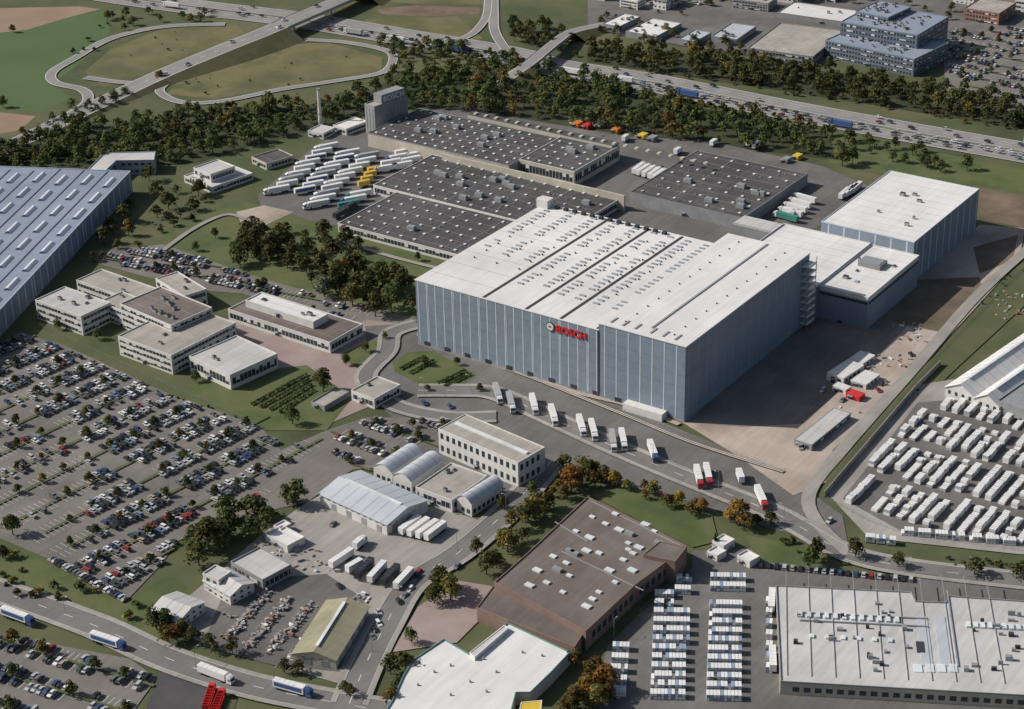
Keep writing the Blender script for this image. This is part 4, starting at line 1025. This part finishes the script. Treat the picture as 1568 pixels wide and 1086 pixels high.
for k in range(7): hstack(1172,930+k*17,10)
for k in range(7): hstack(1380+k*26,822+k*2.5,22)
for k in range(3): hstack(1325+k*16,832+k*2,14)
put('semi_trailer',TL['w'],1182,912,0,-16); put('semi_trailer',TL['w'],1182,1000,0,-16)
mb=MB(); CM=[pgr,pwh,M_brick,pbl,M_metal,M_dirt]
for k in range(620):
    rw_=random.choice((0,1,2,3)); t=random.random(); x=345+rw_*34+t*65; y=985-t*75+rw_*8
    c=P(x+random.uniform(-5,5),y+random.uniform(-5,5)); an=random.uniform(0,3.14); d=Vector((math.cos(an),math.sin(an),0)); n=Vector((-d.y,d.x,0)); s1=random.uniform(.3,2.0); s2=random.uniform(.3,1.2); z=random.uniform(0,1.2)
    mb.prism([c,c+d*s1,c+d*s1+n*s2,c+n*s2],z,z+random.uniform(.2,1.0),random.choice((0,0,0,1,4,4,4,2,5,5)),None,True)
mb.obj('scrap_pile',CM)
mb=MB()
for k in range(220):
    x,y=random.choice([(355,950),(480,870),(460,850),(560,920),(1350,590),(1290,640),(1320,570),(1370,555),(895,190),(955,200),(990,205),(430,850),(1540,480),(1555,460),(1400,520),(1390,500)]); x+=random.gauss(0,14); y+=random.gauss(0,6)
    c=P(x,y); an=random.uniform(0,3.14); d=Vector((math.cos(an),math.sin(an),0)); n=Vector((-d.y,d.x,0)); s1=random.uniform(.4,2.4); s2=random.uniform(.3,1.3)
    mb.prism([c,c+d*s1,c+d*s1+n*s2,c+n*s2],0,random.uniform(.4,1.5),random.choice((0,0,1,4,2,5,5)),None,True)
mb.obj('building_material_pile',CM)
mb=MB()
for i in range(7): mb.box(i*1.6,i*1.6+.2,-1.2,1.2,1.2,3.2,0)
mb.box(-.3,11.5,-1.25,1.25,1.0,1.195,0); mb.box(-.3,11.5,-1.25,-1.1,3.202,3.35,0); mb.box(-.3,11.5,1.1,1.25,3.202,3.35,0); mb.prof([(11.6,.6),(14,.6),(14,1.6),(13.7,3.2),(11.6,3.4)],-1.2,1.2,0); mb.box(13.8,14.05,-1,1,1.9,2.8,1)
for x in (1.5,3,9.5,13):
    for y in (-1,1): mb.wheel(x,y,.5,.4,2)
me=mb.mesh('car_transporter',[M_red,M_glass,M_rub]); put('car_transporter',me,315,1092,8,-22); put('car_transporter',me,328,1100,8,-22)
lm=MB(); lm.cyl(0,0,0,9,.12,.07,6,0); lm.box(-.05,2.0,-.05,.05,8.9,9.0,0); lm.box(1.5,2.3,-.18,.18,8.78,8.898,1); lm.cyl(0,0,0,.5,.25,.2,6,0); lme=lm.mesh('street_lamp',[M_metal,M_sky])
for x,y in [(940,978),(1385,880),(720,600),(800,630),(900,668),(1000,708),(1100,750),(1200,800),(650,605),(610,925),(570,1000),(700,845),(775,785),(100,940),(300,1022),(420,1055),(560,505),(1480,885),(200,640),(320,690),(120,720),(260,760)]:
    place('street_lamp',lme,P(x,y),random.choice((0,1.57,3.14)))
# ------------------------------------------------------------ light, sky, camera
G=P(1045,648); Sh=P(1218,657)-G; Sh.z=0
to=Vector((-Sh.x,-Sh.y,hR)).normalized(); el=math.asin(to.z); print('SUN el',math.degrees(el))
su=bpy.data.lights.new('sun','SUN'); su.energy=4.6; su.angle=math.radians(.53); su.color=(1,.95,.88)
so=bpy.data.objects.new('sun',su); col.objects.link(so); so.rotation_euler=(-to).to_track_quat('-Z','Y').to_euler(); so.location=(0,0,300)
w=bpy.data.worlds.new('World'); sc.world=w; w.use_nodes=True; nt=w.node_tree
s=nt.nodes.new('ShaderNodeTexSky'); s.sky_type='NISHITA'; s.sun_disc=False; s.sun_elevation=el; s.sun_rotation=math.atan2(to.x,to.y); s.dust_density=2.5
nt.links.new(s.outputs[0],nt.nodes['Background'].inputs[0]); nt.nodes['Background'].inputs[1].default_value=.075
cd=bpy.data.cameras.new('camera'); cd.sensor_width=36; cd.lens=36*F/1568; cd.clip_end=30000; cd.clip_start=1
co=bpy.data.objects.new('camera',cd); col.objects.link(co)
co.matrix_world=Matrix.Translation(CAM)@R.to_4x4(); sc.camera=co
sc.view_settings.view_transform='Standard'; sc.view_settings.look='None'; sc.view_settings.exposure=0
